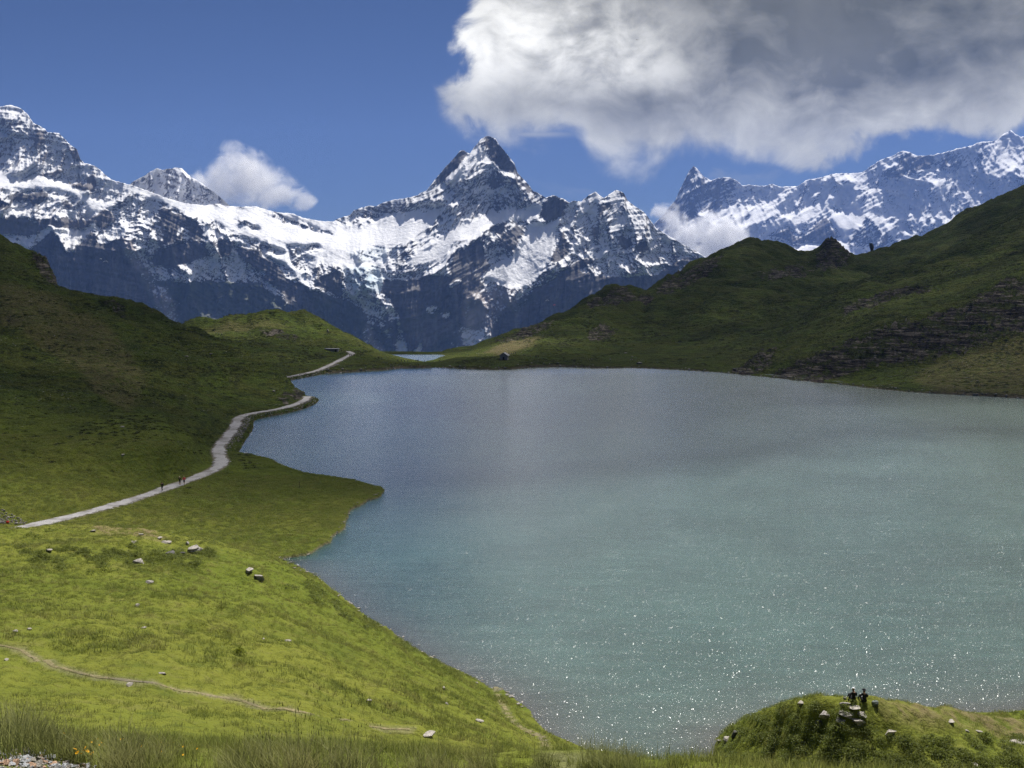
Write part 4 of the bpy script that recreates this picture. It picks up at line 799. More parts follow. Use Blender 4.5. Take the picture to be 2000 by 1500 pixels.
# ------------------------------------------------------------------ clouds
def cloud_deck():
    """layer of broken cloud high over the far half of the lake; its gaps let the sun through"""
    h = 2950.0; ox, oy = SUN_DIR.x / SUN_DIR.z * h, SUN_DIR.y / SUN_DIR.z * h
    gx, gy = np.meshgrid(np.arange(-1500, 1500, 13.0), np.arange(60, 2300, 13.0))
    front = np.interp(gx, [-500, -300, -100, -20, 20, 80, 150, 300, 600], [160, 178, 185, 205, 225, 300, 335, 320, 280])
    d = sstep(gy - front + 45 * fbm(gx / 120, gy / 120, 4), -70, 110)
    d -= 1.1 * np.exp(-((gx + 125) / 130) ** 2 - ((gy - 735) / 75) ** 2)
    d -= 1.1 * np.exp(-((gx - 28) / 60) ** 2 - ((gy - 825) / 85) ** 2)
    d -= 0.40 * np.exp(-((gx - 230) / 130) ** 2 - ((gy - 600) / 120) ** 2)
    d *= 1 - sstep(gy, 1500, 2200); d *= 1 - sstep(np.abs(gx), 1000, 1450)
    d = np.clip(d + 0.16 * fbm(gx / 60 + 4, gy / 60, 4) - 0.75 * sstep(fbm(gx / 170 + 9, gy / 130 + 2, 3), 0.08, 0.42), 0, 1)
    th = 40 + 260 * d * (0.6 + 0.8 * np.abs(fbm(gx / 160, gy / 160, 5)))
    X = gx + ox; Y = gy + oy; n, k = gx.shape
    top = np.stack([X, Y, h + th], -1).reshape(-1, 3); bot = np.stack([X, Y, h - 12 * d + 10 * fbm(gx / 70, gy / 70, 4)], -1).reshape(-1, 3)
    f = grid_faces(n, k); kill = (d.ravel()[f].max(1) < 0.03)
    f = f[~kill]; V = np.vstack([bot, top]); Fc = np.vstack([f[:, ::-1], f + n * k])
    m, T = new_mat('cloud_deck')
    a = T.m('MULTIPLY', T.smooth(T.attr('dens'), 0.05, 1.0), 0.62)
    df = T.new('ShaderNodeBsdfDiffuse'); df.inputs[0].default_value = (0.85, 0.85, 0.86, 1); tl = T.new('ShaderNodeBsdfTranslucent'); tl.inputs[0].default_value = (0.8, 0.8, 0.82, 1)
    mx = T.new('ShaderNodeMixShader'); mx.inputs[0].default_value = 0.55; T.l.new(df.outputs[0], mx.inputs[1]); T.l.new(tl.outputs[0], mx.inputs[2])
    tr = T.new('ShaderNodeBsdfTransparent'); m2 = T.new('ShaderNodeMixShader'); T.put(m2.inputs[0], a); T.l.new(tr.outputs[0], m2.inputs[1]); T.l.new(mx.outputs[0], m2.inputs[2])
    o = T.new('ShaderNodeOutputMaterial'); T.l.new(m2.outputs[0], o.inputs['Surface'])
    dd = np.concatenate([d.ravel(), d.ravel()]); V, Fc, A = compact(V, Fc, {'dens': dd})
    tag(link('cloud_layer', mesh_np('cloud_layer', V, Fc, [m], True, A)), 'broken cloud layer high overhead shading the far half of the lake', kind='stuff')
cloud_deck()
def puffy(name, blobs, depth, label, dens, seed, alb=1.0):
    """cumulus as a volume: blobs are (px, py, radius in photograph units) at the given distance"""
    k = depth / F; C = np.array([at(b[0], b[1], depth) for b in blobs]); r = np.array([b[2] * k for b in blobs])
    rs = np.random.RandomState(seed); C[:, 1] += rs.uniform(-1, 1, len(r)) * r * 0.6
    lo = (C - r[:, None] * 1.9).min(0); hi = (C + r[:, None] * 1.9).max(0); ce = (lo + hi) / 2; hf = (hi - lo) / 2
    v = [(ce[0] + sx * hf[0], ce[1] + sy * hf[1], ce[2] + sz * hf[2]) for sz in (-1, 1) for sy in (-1, 1) for sx in (-1, 1)]
    f = [(0, 2, 3, 1), (4, 5, 7, 6), (0, 1, 5, 4), (2, 6, 7, 3), (0, 4, 6, 2), (1, 3, 7, 5)]
    m = bpy.data.materials.new(name); m.use_nodes = True; T = NT(m.node_tree); T.n.clear(); P = T.pos()
    tot = None
    for c, rr in zip(C, r):
        ds = T.new('ShaderNodeVectorMath', operation='DISTANCE'); T.l.new(P, ds.inputs[0]); ds.inputs[1].default_value = tuple(c)
        g = T.m('DIVIDE', ds.outputs['Value'], float(rr)); g = T.m('EXPONENT', T.m('MULTIPLY', T.m('MULTIPLY', g, g), -1.2))
        tot = g if tot is None else T.m('ADD', tot, g)
    n = T.noise(P, 1 / 150.0, 7, 0.62, 0.5)
    d = T.m('MULTIPLY', T.smooth(T.m('ADD', T.m('MINIMUM', tot, 1.3), T.m('MULTIPLY', T.m('SUBTRACT', n, 0.5), 4.4)), 0.45, 1.35), T.smooth(tot, 0.22, 0.5))
    vp = T.new('ShaderNodeVolumePrincipled'); vp.inputs['Color'].default_value = (alb, alb, alb, 1); vp.inputs['Anisotropy'].default_value = 0.1
    T.put(vp.inputs['Density'], T.m('MULTIPLY', d, dens))
    o = T.new('ShaderNodeOutputMaterial'); T.l.new(vp.outputs[0], o.inputs['Volume'])
    try: m.cycles.volume_step_rate = 0.08
    except Exception as e: print('steprate', e)
    tag(link(name, mesh_np(name, v, f, [m], False)), label, kind='stuff')
puffy('cloud', [(452, 298, 26), (478, 322, 38), (515, 348, 38), (440, 345, 38), (402, 362, 30), (552, 372, 34), (490, 378, 42), (588, 390, 22), (430, 380, 34), (376, 368, 32), (346, 366, 26), (322, 372, 18), (608, 398, 16)], 8000, 'puffy white cumulus leaning on the snowy saddle', 0.009, 5, 0.86)
puffy('cloud', [(1285, 412, 18), (1318, 418, 26), (1310, 450, 26), (1350, 470, 34), (1385, 445, 30), (1425, 452, 34), (1455, 475, 24), (1400, 490, 34), (1340, 500, 26), (1440, 500, 26)], 10400, 'bright cloud filling the gap below the dark rock horn', 0.012, 8, 0.94)
#@@OBJECTS
# ------------------------------------------------------------------ rocks
def ico(sub):
    t = (1 + 5 ** 0.5) / 2
    v = [(-1, t, 0), (1, t, 0), (-1, -t, 0), (1, -t, 0), (0, -1, t), (0, 1, t), (0, -1, -t), (0, 1, -t), (t, 0, -1), (t, 0, 1), (-t, 0, -1), (-t, 0, 1)]
    f = [(0, 11, 5), (0, 5, 1), (0, 1, 7), (0, 7, 10), (0, 10, 11), (1, 5, 9), (5, 11, 4), (11, 10, 2), (10, 7, 6), (7, 1, 8), (3, 9, 4), (3, 4, 2), (3, 2, 6), (3, 6, 8), (3, 8, 9), (4, 9, 5), (2, 4, 11), (6, 2, 10), (8, 6, 7), (9, 8, 1)]
    v = [np.array(p) / np.linalg.norm(p) for p in v]
    for _ in range(sub):
        mid = {}; nf = []
        def md(a, b):
            k = (min(a, b), max(a, b))
            if k not in mid: p = v[a] + v[b]; v.append(p / np.linalg.norm(p)); mid[k] = len(v) - 1
            return mid[k]
        for a, b, c in f:
            x, y, z = md(a, b), md(b, c), md(c, a); nf += [(a, x, z), (b, y, x), (c, z, y), (x, y, z)]
        f = nf
    return np.array(v), np.array(f)
ICO = {k: ico(k) for k in (1, 2, 3)}
def rock_vf(seed, sub=3, flat=0.6, bed=0.0):
    rs = np.random.RandomState(seed); v, f = ICO[sub]; v = v.copy()
    for _ in range(15):
        n = rs.normal(size=3); n /= np.linalg.norm(n); d = rs.uniform(0.38, 0.85); k = v @ n; o = k > d
        v[o] -= (k[o] - d)[:, None] * n
    v[:, 2] = np.minimum(v[:, 2], 0.42 + 0.12 * v[:, 0] * (seed % 3 - 1)); v *= 1 + 0.10 * fbm(v[:, 0] * 2 + seed, v[:, 1] * 2 + v[:, 2] * 1.7, 3)[:, None]
    if bed > 0:
        k = np.floor(v[:, 2] * 4 + 0.5) % 2; v[:, :2] *= (1 - bed * k)[:, None]
    v *= np.array([rs.uniform(0.85, 1.1), rs.uniform(0.7, 1.0), flat]); v -= (v.max(0) + v.min(0)) / 2
    v /= (v[:, 0].max() - v[:, 0].min()); return v, f
def mat_rock(name, a, b, moss=0.35):
    m, T = new_mat(name); tc = T.new('ShaderNodeTexCoord').outputs['Object']; P = T.pos()
    n = T.noise(T.mapping(tc, scale=(1, 1, 3)), 5, 7, 0.65); n2 = T.noise(tc, 2.2, 4)
    c = T.mix(T.smooth(n, 0.35, 0.62), a, b); c = T.mix(T.m('MULTIPLY', T.smooth(n2, 0.55, 0.68), moss), c, (0.07, 0.08, 0.03))
    finish(T, c, 0.9, T.bump(n, 0.7, 0.06), 0.2); return m
M_ROCK = mat_rock('grey_weathered_rock', (0.11, 0.10, 0.095), (0.34, 0.315, 0.285)); M_PALE = mat_rock('pale_stone', (0.17, 0.155, 0.135), (0.37, 0.34, 0.30), 0.3); M_DARK = mat_rock('dark_slate', (0.04, 0.04, 0.042), (0.12, 0.115, 0.11), 0.3)
RM = {}
def rock(px, py, w, h, label, mat=M_ROCK, seed=0, name='rock', rot=None, sink=0.32, bed=0.0, far=False):
    x, y, z = hit(px, py, 5 if not far else 300)
    W = w * y / F; H = h * y / F
    key = (seed % 9, mat.name, bed > 0)
    if key not in RM:
        v, f = rock_vf(100 + seed % 9 * 7, 3, 0.75, bed); v[:, 2] /= (v[:, 2].max() - v[:, 2].min()); RM[key] = mesh_np('rock', v, f, [mat], False)
    o = link(name, RM[key]); H *= 0.85; o.location = (x, y, z + H * (0.5 - sink)); o.scale = (W, W * 0.75, H * (1 + sink)); o.rotation_euler = (0, 0, seed * 1.3 if rot is None else rot)
    return tag(o, label, 'rock')
ROCKS = [
 (381, 1079, 38, 24, 'largest flat topped grey boulder on the crest of the foreground mound', M_ROCK, 1, 0.15),
 (356, 1084, 22, 12, 'dark rock tucked against the left foot of the largest boulder', M_DARK, 2, 0),
 (334, 1083, 26, 10, 'dark flat ledge rock left of the largest boulder on the mound', M_DARK, 3, 0),
 (366, 1062, 12, 7, 'small brown rock sitting just behind the largest boulder', M_ROCK, 4, 0),
 (325, 1061, 20, 8, 'pale flat slab above the dark ledge on the mound crest', M_PALE, 5, 0),
 (312, 1052, 15, 5, 'thin pale slab on the bare crest above the other slabs', M_PALE, 6, 0),
 (276, 1045, 12, 5, 'small pale stone on the bare patch of the mound crest', M_PALE, 7, 0),
 (260, 1059, 14, 4, 'low tan stone left of the slabs under the crest', M_PALE, 8, 0),
 (182, 1038, 14, 5, 'white stone beside the near edge of the gravel path', M_PALE, 0, 0),
 (97, 1075, 22, 5, 'long thin pale rock lying in dark heather on the left slope', M_PALE, 2, 0),
 (271, 1101, 26, 15, 'pale topped block with a dark shaded underside below the mound crest', M_ROCK, 3, 0.1),
 (292, 1139, 16, 9, 'dark fronted stone with a bright flat top in the middle of the slope', M_ROCK, 5, 0),
 (487, 1116, 24, 9, 'flat tan slab near the right shoulder of the mound', M_PALE, 6, 0),
 (506, 1131, 20, 15, 'rounded grey boulder with a dark underside by the right shoulder', M_ROCK, 7, 0),
 (268, 1184, 10, 9, 'small upright white stone alone in the grass', M_PALE, 8, 0),
 (281, 1227, 14, 5, 'small white stone half way down the slope', M_PALE, 1, 0),
 (58, 1230, 18, 7, 'tan stone above the trail at the left edge', M_PALE, 2, 0),
 (30, 1234, 12, 6, 'grey stone left of the tan stone near the left edge', M_ROCK, 3, 0),
 (12, 1289, 16, 5, 'pale flat stone below the trail at the left edge', M_PALE, 4, 0),
 (562, 1253, 14, 5, 'white stone right of the yellow green bush', M_PALE, 5, 0),
 (514, 1249, 9, 4, 'tiny white stone just above the yellow green bush', M_PALE, 6, 0),
 (317, 1317, 16, 6, 'grey stone above the middle of the trail', M_ROCK, 7, 0),
 (253, 1338, 16, 7, 'bright pale stone lying on the trail', M_PALE, 8, 0),
 (720, 1374, 15, 14, 'pointed pale rock standing in the grass right of the trail end', M_PALE, 0, 0),
 (838, 1436, 38, 11, 'long white slab lying flat in the grass near the bottom', M_PALE, 1, 0),
 (936, 1410, 26, 9, 'wedge shaped pale slab between the long slab and the shore trail', M_PALE, 2, 0),
 (867, 1348, 8, 12, 'small upright pale stone on the steep bank above the lake', M_PALE, 3, 0),
 (872, 1375, 12, 5, 'small grey stone below the upright pale stone', M_ROCK, 4, 0),
 (931, 1335, 6, 5, 'tiny white stone at the brink above the lake shore', M_PALE, 5, 0),
 (1013, 1376, 8, 5, 'pale stone on the grassy hummock beside the shore trail', M_PALE, 6, 0),
 (1030, 1383, 14, 4, 'thin white stone at the water side of the hummock', M_PALE, 7, 0),
 (1668, 1380, 36, 6, 'long flat slab just under the two seated people', M_PALE, 1, 0),
 (1650, 1377, 20, 15, 'rounded tan block below the left seated person', M_ROCK, 2, 0.15),
 (1612, 1398, 24, 16, 'grey outcrop block on the left of the knoll cliff', M_ROCK, 3, 0.2),
 (1600, 1412, 20, 14, 'dark hollow block under the left knoll outcrop', M_DARK, 4, 0.1),
 (1652, 1396, 26, 16, 'layered grey block in the middle of the knoll cliff', M_ROCK, 5, 0.2),
 (1642, 1412, 22, 18, 'broken grey block low in the knoll cliff', M_ROCK, 6, 0.2),
 (1676, 1412, 26, 18, 'split pale block at the lower right of the knoll cliff', M_ROCK, 7, 0.2),
 (1684, 1395, 20, 10, 'small ledge block right of the layered block', M_ROCK, 8, 0.1),
 (1739, 1432, 20, 13, 'rounded white stone alone on the knoll slope', M_PALE, 0, 0),
 (1565, 1375, 16, 10, 'tan stone on the left shoulder of the knoll', M_PALE, 3, 0),
 (1856, 1408, 22, 4, 'long thin white slab on the dry right part of the knoll', M_PALE, 1, 0),
 (1910, 1429, 16, 6, 'small pale slab right of a smaller one on the knoll', M_PALE, 2, 0),
 (1888, 1427, 10, 4, 'smallest pale stone on the right side of the knoll', M_PALE, 4, 0),
 (1986, 1450, 28, 7, 'white slab at the right edge of the knoll', M_PALE, 5, 0),
 (1903, 1494, 16, 7, 'pale stone in green scrub at the bottom right', M_PALE, 6, 0),
 (1406, 1450, 12, 13, 'brown rock standing at the water at the tip of the knoll', M_ROCK, 7, 0),
 (1420, 1446, 18, 15, 'pinkish pale boulder at the tip of the knoll', M_PALE, 8, 0),
 (1436, 1436, 18, 20, 'dark block rising behind the shore boulders of the knoll', M_DARK, 0, 0.1),
]
for px, py, w, h, lb, mt, sd_, bd_ in ROCKS: rock(px, py, w * (1.15 if px > 1500 else 1), h * (0.7 if px > 1400 else 0.85), lb, mt, sd_, bed=bd_, sink=0.32 if px < 1400 else 0.5)
# stone pillar on the skyline and a few singled out rocks on the far slopes
def pillar():
    x, y, z = at(1702, 492, 1250); z = float(zg(x, y)); v, f = rock_vf(55, 3, 1.0, 0.1); v[:, 2] /= v[:, 2].max() - v[:, 2].min()
    v[:, :2] *= (1 - 0.35 * (v[:, 2:3] + 0.5)); o = link('rock_pillar', mesh_np('rock_pillar', v, f, [M_DARK], False)); o.scale = (8, 7, 15); o.location = (x, y, z + 4.5)
    tag(o, 'dark upright rock pillar standing on the far skyline ridge', 'rock')
pillar()
for px, py, w, h, lb, mt, sd_ in [(1249, 711, 14, 5, 'low grey rock hump on the shore left of the small inlet', M_ROCK, 3), (1233, 703, 7, 3, 'pale rock just above the grey hump on the far shore', M_PALE, 4), (1222, 690, 6, 3, 'pale rock on the low rise of the far shore', M_PALE, 5), (1235, 697, 6, 2, 'thin pale slab between the two far shore rocks', M_PALE, 6), (535, 765, 8, 4, 'pale stone on the flank above the path bend', M_PALE, 1), (412, 692, 12, 3, 'thin white slab high on the left hill', M_PALE, 2), (365, 697, 9, 3, 'dull pale slab left of the thin white slab on the hill', M_PALE, 3), (640, 646, 6, 5, 'white block on the right shoulder of the sunny hill', M_PALE, 4), (239, 834, 8, 3, 'pale stone in the fold of the lower left hill', M_PALE, 5), (240, 889, 10, 3, 'small pale stone on the dark left meadow', M_PALE, 6), (1435, 722, 9, 4, 'pale stone at the left foot of the dark crag', M_PALE, 7)]:
    rock(px, py, w, h, lb, mt, sd_, far=(py < 720 or px > 1000) and px > 300 or py < 700)
def joined(name, items, mat, label, parent=None, kind='stuff'):
    Vs, Fs, n = [], [], 0
    for v, f in items: Vs.append(v); Fs.append(f + n); n += len(v)
    o = link(name, mesh_np(name, np.vstack(Vs), np.vstack(Fs), [mat], False), parent); tag(o, label, kind=kind); return o
def stone_at(x, y, z, w, h, seed, sub=1):
    v, f = rock_vf(seed % 12 + 300, sub, 0.8); v = v * np.array([w, w * 0.8, h / 0.7]); a = seed * 2.4; c, s_ = math.cos(a), math.sin(a)
    return np.stack([v[:, 0] * c - v[:, 1] * s_ + x, v[:, 0] * s_ + v[:, 1] * c + y, v[:, 2] + z], 1), f
rs = np.random.RandomState(3)
# stones along the water side of the path
it = []
for P_, w_, n_, off, big_ in ((PM, 3.1, 330, (1.5, 3.6), 0.55), (PF, 3.6, 190, (1.9, 4.5), 0.8)):
    T_ = np.gradient(P_[:, :2], axis=0); T_ /= np.linalg.norm(T_, axis=1)[:, None] + 1e-9
    i0 = int(len(P_) * (0.52 if P_ is PM else 0.0)); i1 = int(len(P_) * (1.0 if P_ is PM else 0.5))
    for k in range(n_):
        i = rs.randint(i0, i1); side_ = 1
        d_ = rs.uniform(*off); x = P_[i, 0] + T_[i, 1] * d_; y = P_[i, 1] - T_[i, 0] * d_; sz = rs.uniform(0.3, 1.0) * big_
        it.append(stone_at(x, y, max(float(zg(x, y)), -0.15) + sz * 0.12, sz * 1.3, sz * 0.7, int(rs.randint(99))))
SP_ = np.array(SHORE[:34]); SR_ = np.array(SHORE[40:66])
for Q_, n_, k_ in ((SP_, 520, 0.35), (SR_, 480, 0.9)):
    dd_ = np.linalg.norm(np.diff(Q_, axis=0), axis=1); cs_ = np.concatenate([[0], np.cumsum(dd_)])
    for t_ in rs.uniform(0, cs_[-1], n_):
        if fbm(np.array([t_ / 9.0]), np.array([1.0]), 2)[0] < -0.1: continue
        x = float(np.interp(t_, cs_, Q_[:, 0])) + rs.normal() * k_ * 1.2; y = float(np.interp(t_, cs_, Q_[:, 1])) + rs.normal() * k_ * 1.6; s0 = float(sdg(x, y))
        if s0 < -1.5 or s0 > 3: continue
        sz = rs.uniform(0.3, 1.0) ** 1.5 * k_ * 1.3; it.append(stone_at(x, y, max(float(zg(x, y)), -0.1) + sz * 0.1, sz * 1.3, sz * 0.7, int(rs.randint(99))))
joined('shore_stones', it, M_ROCK, 'loose grey stones between the gravel path and the water')
it = []
for k in range(1500):                                   # scattered pale stones on the far slopes
    r_ = rs.rand()
    if r_ < 0.45: px, py = rs.uniform(1700, 2000), rs.uniform(690, 775)
    elif r_ < 0.62: px, py = rs.uniform(1500, 2000), rs.uniform(470, 640)
    elif r_ < 0.80: px, py = rs.uniform(0, 420), rs.uniform(560, 820)
    elif r_ < 0.92: px, py = rs.uniform(930, 1080), rs.uniform(650, 700)
    else: px, py = rs.uniform(400, 700), rs.uniform(620, 690)
    if fbm(np.array([px / 60.0]), np.array([py / 40.0 + 3]), 3)[0] < -0.02: continue
    a_, b_ = ray(px, py); ys = np.exp(np.linspace(math.log(180), math.log(1300), 120)); h_ = CAMZ + b_ * ys - zg(a_ * ys, ys); kk = np.nonzero(h_ < 0)[0]
    if len(kk) == 0: continue
    y = ys[kk[0]]; x = float(a_ * y); z = float(zg(x, y))
    if z < 0.3 and sdg(x, y) < 0: continue
    sz = rs.uniform(0.7, 2.0) * y / F; it.append(stone_at(x, y, z + sz * 0.15, sz * 1.3, sz * 0.8, int(rs.randint(99))))
joined('scattered_stones', it, M_PALE, 'small pale stones strewn over the far slopes')
# pebbles under the near edge and gravel at the left end of the path
it = []
for k in range(420):
    px, py = rs.uniform(-40, 60), rs.uniform(985, 1024)
    if py < 1024 - (60 - px) * 0.5: continue
    x, y, z = hit(px, py, 120); sz = rs.uniform(0.15, 0.5); it.append(stone_at(x, y, z + sz * 0.2, sz, sz * 0.7, int(rs.randint(99))))
joined('scree', it, M_ROCK, 'grey scree spilling onto the left end of the path')
# gravel at the lower left corner: the larger stones are pieces of the ground, the rest one mass
GR = [(0, 1456), (30, 1460), (70, 1474), (110, 1480), (150, 1492), (190, 1502), (190, 1540), (-80, 1540), (-80, 1452)]
ground_o = bpy.data.objects['ground']
def gr_in(px, py): return bool(inpoly(np.array([float(px)]), np.array([float(py)]), GR)[0])
it = []
while len(it) < 1500:
    px, py = rs.uniform(-80, 200), rs.uniform(1452, 1540)
    if not gr_in(px, py): continue
    x, y, z = hit(px, py, 2.5, 30); sz = rs.uniform(0.008, 0.022); it.append(stone_at(x, y, z + sz * 0.2, sz, sz * 0.8, int(rs.randint(99))))
joined('gravel', it, M_PALE, 'fine grey gravel in the lower left corner')
SM = []
M_ORANGE = mat_rock('orange_stone', (0.30, 0.18, 0.11), (0.48, 0.33, 0.23), 0.0); M_BLUEG = mat_rock('bluish_stone', (0.24, 0.25, 0.27), (0.50, 0.51, 0.53), 0.0)
for k in range(8):
    v, f = rock_vf(700 + k, 2, 0.75); SM.append([mesh_np('stone', v, f, [m_], False) for m_ in (M_BLUEG, M_PALE, M_ORANGE)])
k = 0
while k < 170:
    px, py = rs.uniform(-10, 185), rs.uniform(1458, 1502)
    if not gr_in(px, py): continue
    x, y, z = hit(px, py, 2.5, 30); sz = rs.uniform(0.02, 0.055) * (1.3 if rs.rand() < 0.15 else 1)
    o = link('stone', SM[rs.randint(8)][rs.choice([0, 0, 0, 1, 1, 2])], ground_o); o.location = (x, y, z + sz * 0.18); o.scale = (sz, sz, sz * rs.uniform(0.7, 1.2)); o.rotation_euler = (rs.uniform(-0.4, 0.4), rs.uniform(-0.4, 0.4), rs.uniform(0, 6)); k += 1

# ------------------------------------------------------------------ grass
def blade(vs, fs, hs, x, y, h, w, lean, az, curl, seg=3):
    dx, dy = math.cos(az), math.sin(az); sx, sy = -dy, dx; n = len(vs)
    for i in range(seg + 1):
        t = i / seg; r = lean * h * t + curl * h * t * t; z = h * t * (1 - 0.25 * curl * t); ww = w * (1 - t) ** 0.7 * 0.5
        px, py = x + dx * r, y + dy * r
        if i < seg: vs.append((px - sx * ww, py - sy * ww, z)); vs.append((px + sx * ww, py + sy * ww, z)); hs += [t, t]
        else: vs.append((px, py, z)); hs.append(1.0)
    for i in range(seg - 1): a = n + 2 * i; fs.append((a, a + 1, a + 3)); fs.append((a, a + 3, a + 2))
    a = n + 2 * (seg - 1); fs.append((a, a + 1, a + 2))
def mat_grass(name, base, tip, dead):
    m, T = new_mat(name); P = T.pos()
    rnd = T.new('ShaderNodeObjectInfo').outputs['Random']; h = T.attr('h')
    n = T.noise(P, 0.35, 3); n2 = T.noise(P, 2.0, 3)
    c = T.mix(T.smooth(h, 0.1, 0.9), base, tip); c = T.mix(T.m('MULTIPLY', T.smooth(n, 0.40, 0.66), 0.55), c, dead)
    c = T.mix(T.m('MULTIPLY', rnd, 0.45), c, tuple(x * 1.45 for x in tip)); c = T.mix(T.m('MULTIPLY', T.smooth(n2, 0.5, 0.7), 0.4), c, tuple(x * 0.6 for x in base))
    df = T.new('ShaderNodeBsdfPrincipled'); T.put(df.inputs['Base Color'], c); df.inputs['Roughness'].default_value = 0.65; df.inputs['Specular IOR Level'].default_value = 0.25
    tl = T.new('ShaderNodeBsdfTranslucent'); T.put(tl.inputs[0], c); mx = T.new('ShaderNodeMixShader'); mx.inputs[0].default_value = 0.5
    T.l.new(df.outputs[0], mx.inputs[1]); T.l.new(tl.outputs[0], mx.inputs[2]); o = T.new('ShaderNodeOutputMaterial'); T.l.new(mx.outputs[0], o.inputs['Surface']); return m
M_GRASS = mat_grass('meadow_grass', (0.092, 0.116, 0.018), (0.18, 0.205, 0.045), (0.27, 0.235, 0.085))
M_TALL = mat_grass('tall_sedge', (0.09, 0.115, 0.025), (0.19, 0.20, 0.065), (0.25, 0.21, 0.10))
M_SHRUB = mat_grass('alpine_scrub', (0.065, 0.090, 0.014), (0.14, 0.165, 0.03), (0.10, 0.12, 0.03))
rg_ = random.Random(5)
def tuft(n, rad, hmin, hmax, w, mat, curl=0.5, seg=3):
    vs, fs, hs = [], [], []
    for _ in range(n):
        r = rad * math.sqrt(rg_.random()); a = rg_.uniform(0, 6.283)
        blade(vs, fs, hs, r * math.cos(a), r * math.sin(a), rg_.uniform(hmin, hmax), w * rg_.uniform(0.7, 1.3), rg_.uniform(0, 0.35), rg_.uniform(0, 6.283), rg_.uniform(0, curl), seg)
    return bpy.data.objects.new('tuft_shape', mesh_np('tuft_shape', vs, fs, [mat], False, {'h': hs}))
def stalks(n, rad, h0, h1, mat):
    vs, fs, hs = [], [], []
    for _ in range(n):
        r = rad * math.sqrt(rg_.random()); a = rg_.uniform(0, 6.283); x, y = r * math.cos(a), r * math.sin(a); h = rg_.uniform(h0, h1); az = rg_.uniform(0, 6.28); ln = rg_.uniform(0.0, 0.22)
        blade(vs, fs, hs, x, y, h, 0.004, ln, az, 0.05, 2)
        n0 = len(vs); hx, hy, hz = x + math.cos(az) * ln * h * 0.92, y + math.sin(az) * ln * h * 0.92, h * 0.9
        for q in range(3):
            b = q * 2.094; vs.append((hx + 0.004 * math.cos(b), hy + 0.004 * math.sin(b), hz)); hs.append(0.6)
        vs.append((hx, hy, hz + 0.03)); hs.append(0.6); fs += [(n0, n0 + 1, n0 + 3), (n0 + 1, n0 + 2, n0 + 3), (n0 + 2, n0, n0 + 3)]
    return bpy.data.objects.new('stalk_shape', mesh_np('stalk_shape', vs, fs, [mat], False, {'h': hs}))
def leafy(n, rad, hh, lw, mat):
    vs, fs, hs = [], [], []
    for _ in range(n):
        a, e = rg_.uniform(0, 6.283), rg_.uniform(0.0, 1.57); r = rad * rg_.uniform(0.45, 1.0)
        c = np.array([r * math.cos(a) * math.cos(e), r * math.sin(a) * math.cos(e), hh * math.sin(e) * rg_.uniform(0.6, 1.0)])
        u = np.array([rg_.gauss(0, 1), rg_.gauss(0, 1), rg_.gauss(0, 1)]); u /= np.linalg.norm(u); w = np.cross(u, [rg_.gauss(0, 1), rg_.gauss(0, 1), rg_.gauss(0, 1)]); w /= np.linalg.norm(w) + 1e-9
        l = lw * rg_.uniform(0.7, 1.3); n0 = len(vs)
        for q in (c - u * l, c + w * l * 0.45, c + u * l, c - w * l * 0.45): vs.append(tuple(q)); hs.append(math.sin(e))
        fs += [(n0, n0 + 1, n0 + 2), (n0, n0 + 2, n0 + 3)]
    return bpy.data.objects.new('leaf_shape', mesh_np('leaf_shape', vs, fs, [mat], False, {'h': hs}))
def scatter(name, pts, scl, rot, pick, shapes, label):
    me = bpy.data.meshes.new(name); me.vertices.add(len(pts)); me.vertices.foreach_set('co', np.asarray(pts, np.float32).ravel())
    for nm, ty, dt in (('sc', 'FLOAT_VECTOR', scl), ('rt', 'FLOAT_VECTOR', rot)):
        a = me.attributes.new(nm, ty, 'POINT'); a.data.foreach_set('vector', np.asarray(dt, np.float32).ravel())
    a = me.attributes.new('pk', 'INT', 'POINT'); a.data.foreach_set('value', np.asarray(pick, np.int32))
    ng = bpy.data.node_groups.new(name, 'GeometryNodeTree'); ng.interface.new_socket('Geometry', in_out='INPUT', socket_type='NodeSocketGeometry'); ng.interface.new_socket('Geometry', in_out='OUTPUT', socket_type='NodeSocketGeometry')
    N = ng.nodes; L = ng.links; gi = N.new('NodeGroupInput'); go = N.new('NodeGroupOutput'); mp = N.new('GeometryNodeMeshToPoints'); ip = N.new('GeometryNodeInstanceOnPoints'); g2 = N.new('GeometryNodeGeometryToInstance')
    L.new(gi.outputs[0], mp.inputs['Mesh']); L.new(mp.outputs[0], ip.inputs['Points'])
    for sh in reversed(shapes):
        oi = N.new('GeometryNodeObjectInfo'); oi.inputs['Object'].default_value = sh; oi.inputs['As Instance'].default_value = True; L.new(oi.outputs['Geometry'], g2.inputs[0])
    L.new(g2.outputs[0], ip.inputs['Instance']); ip.inputs['Pick Instance'].default_value = True
    def na(nm, ty):
        q = N.new('GeometryNodeInputNamedAttribute'); q.data_type = ty; q.inputs['Name'].default_value = nm
        return [o_ for o_ in q.outputs if o_.enabled and o_.name == 'Attribute'][0]
    L.new(na('pk', 'INT'), ip.inputs['Instance Index']); L.new(na('sc', 'FLOAT_VECTOR'), ip.inputs['Scale']); L.new(na('rt', 'FLOAT_VECTOR'), ip.inputs['Rotation'])
    L.new(ip.outputs[0], go.inputs[0]); o = link(name, me); md = o.modifiers.new('scatter', 'NODES'); md.node_group = ng
    tag(o, label, kind='stuff'); return o
g_mid = [tuft(26, 0.30, 0.12, 0.30, 0.022, M_GRASS, 0.6, 2) for _ in range(3)]
g_mf = [tuft(46, 0.24, 0.05, 0.17, 0.010, M_GRASS, 0.7, 2) for _ in range(3)]
g_near = [tuft(26, 0.10, 0.08, 0.22, 0.007, M_GRASS) for _ in range(3)]
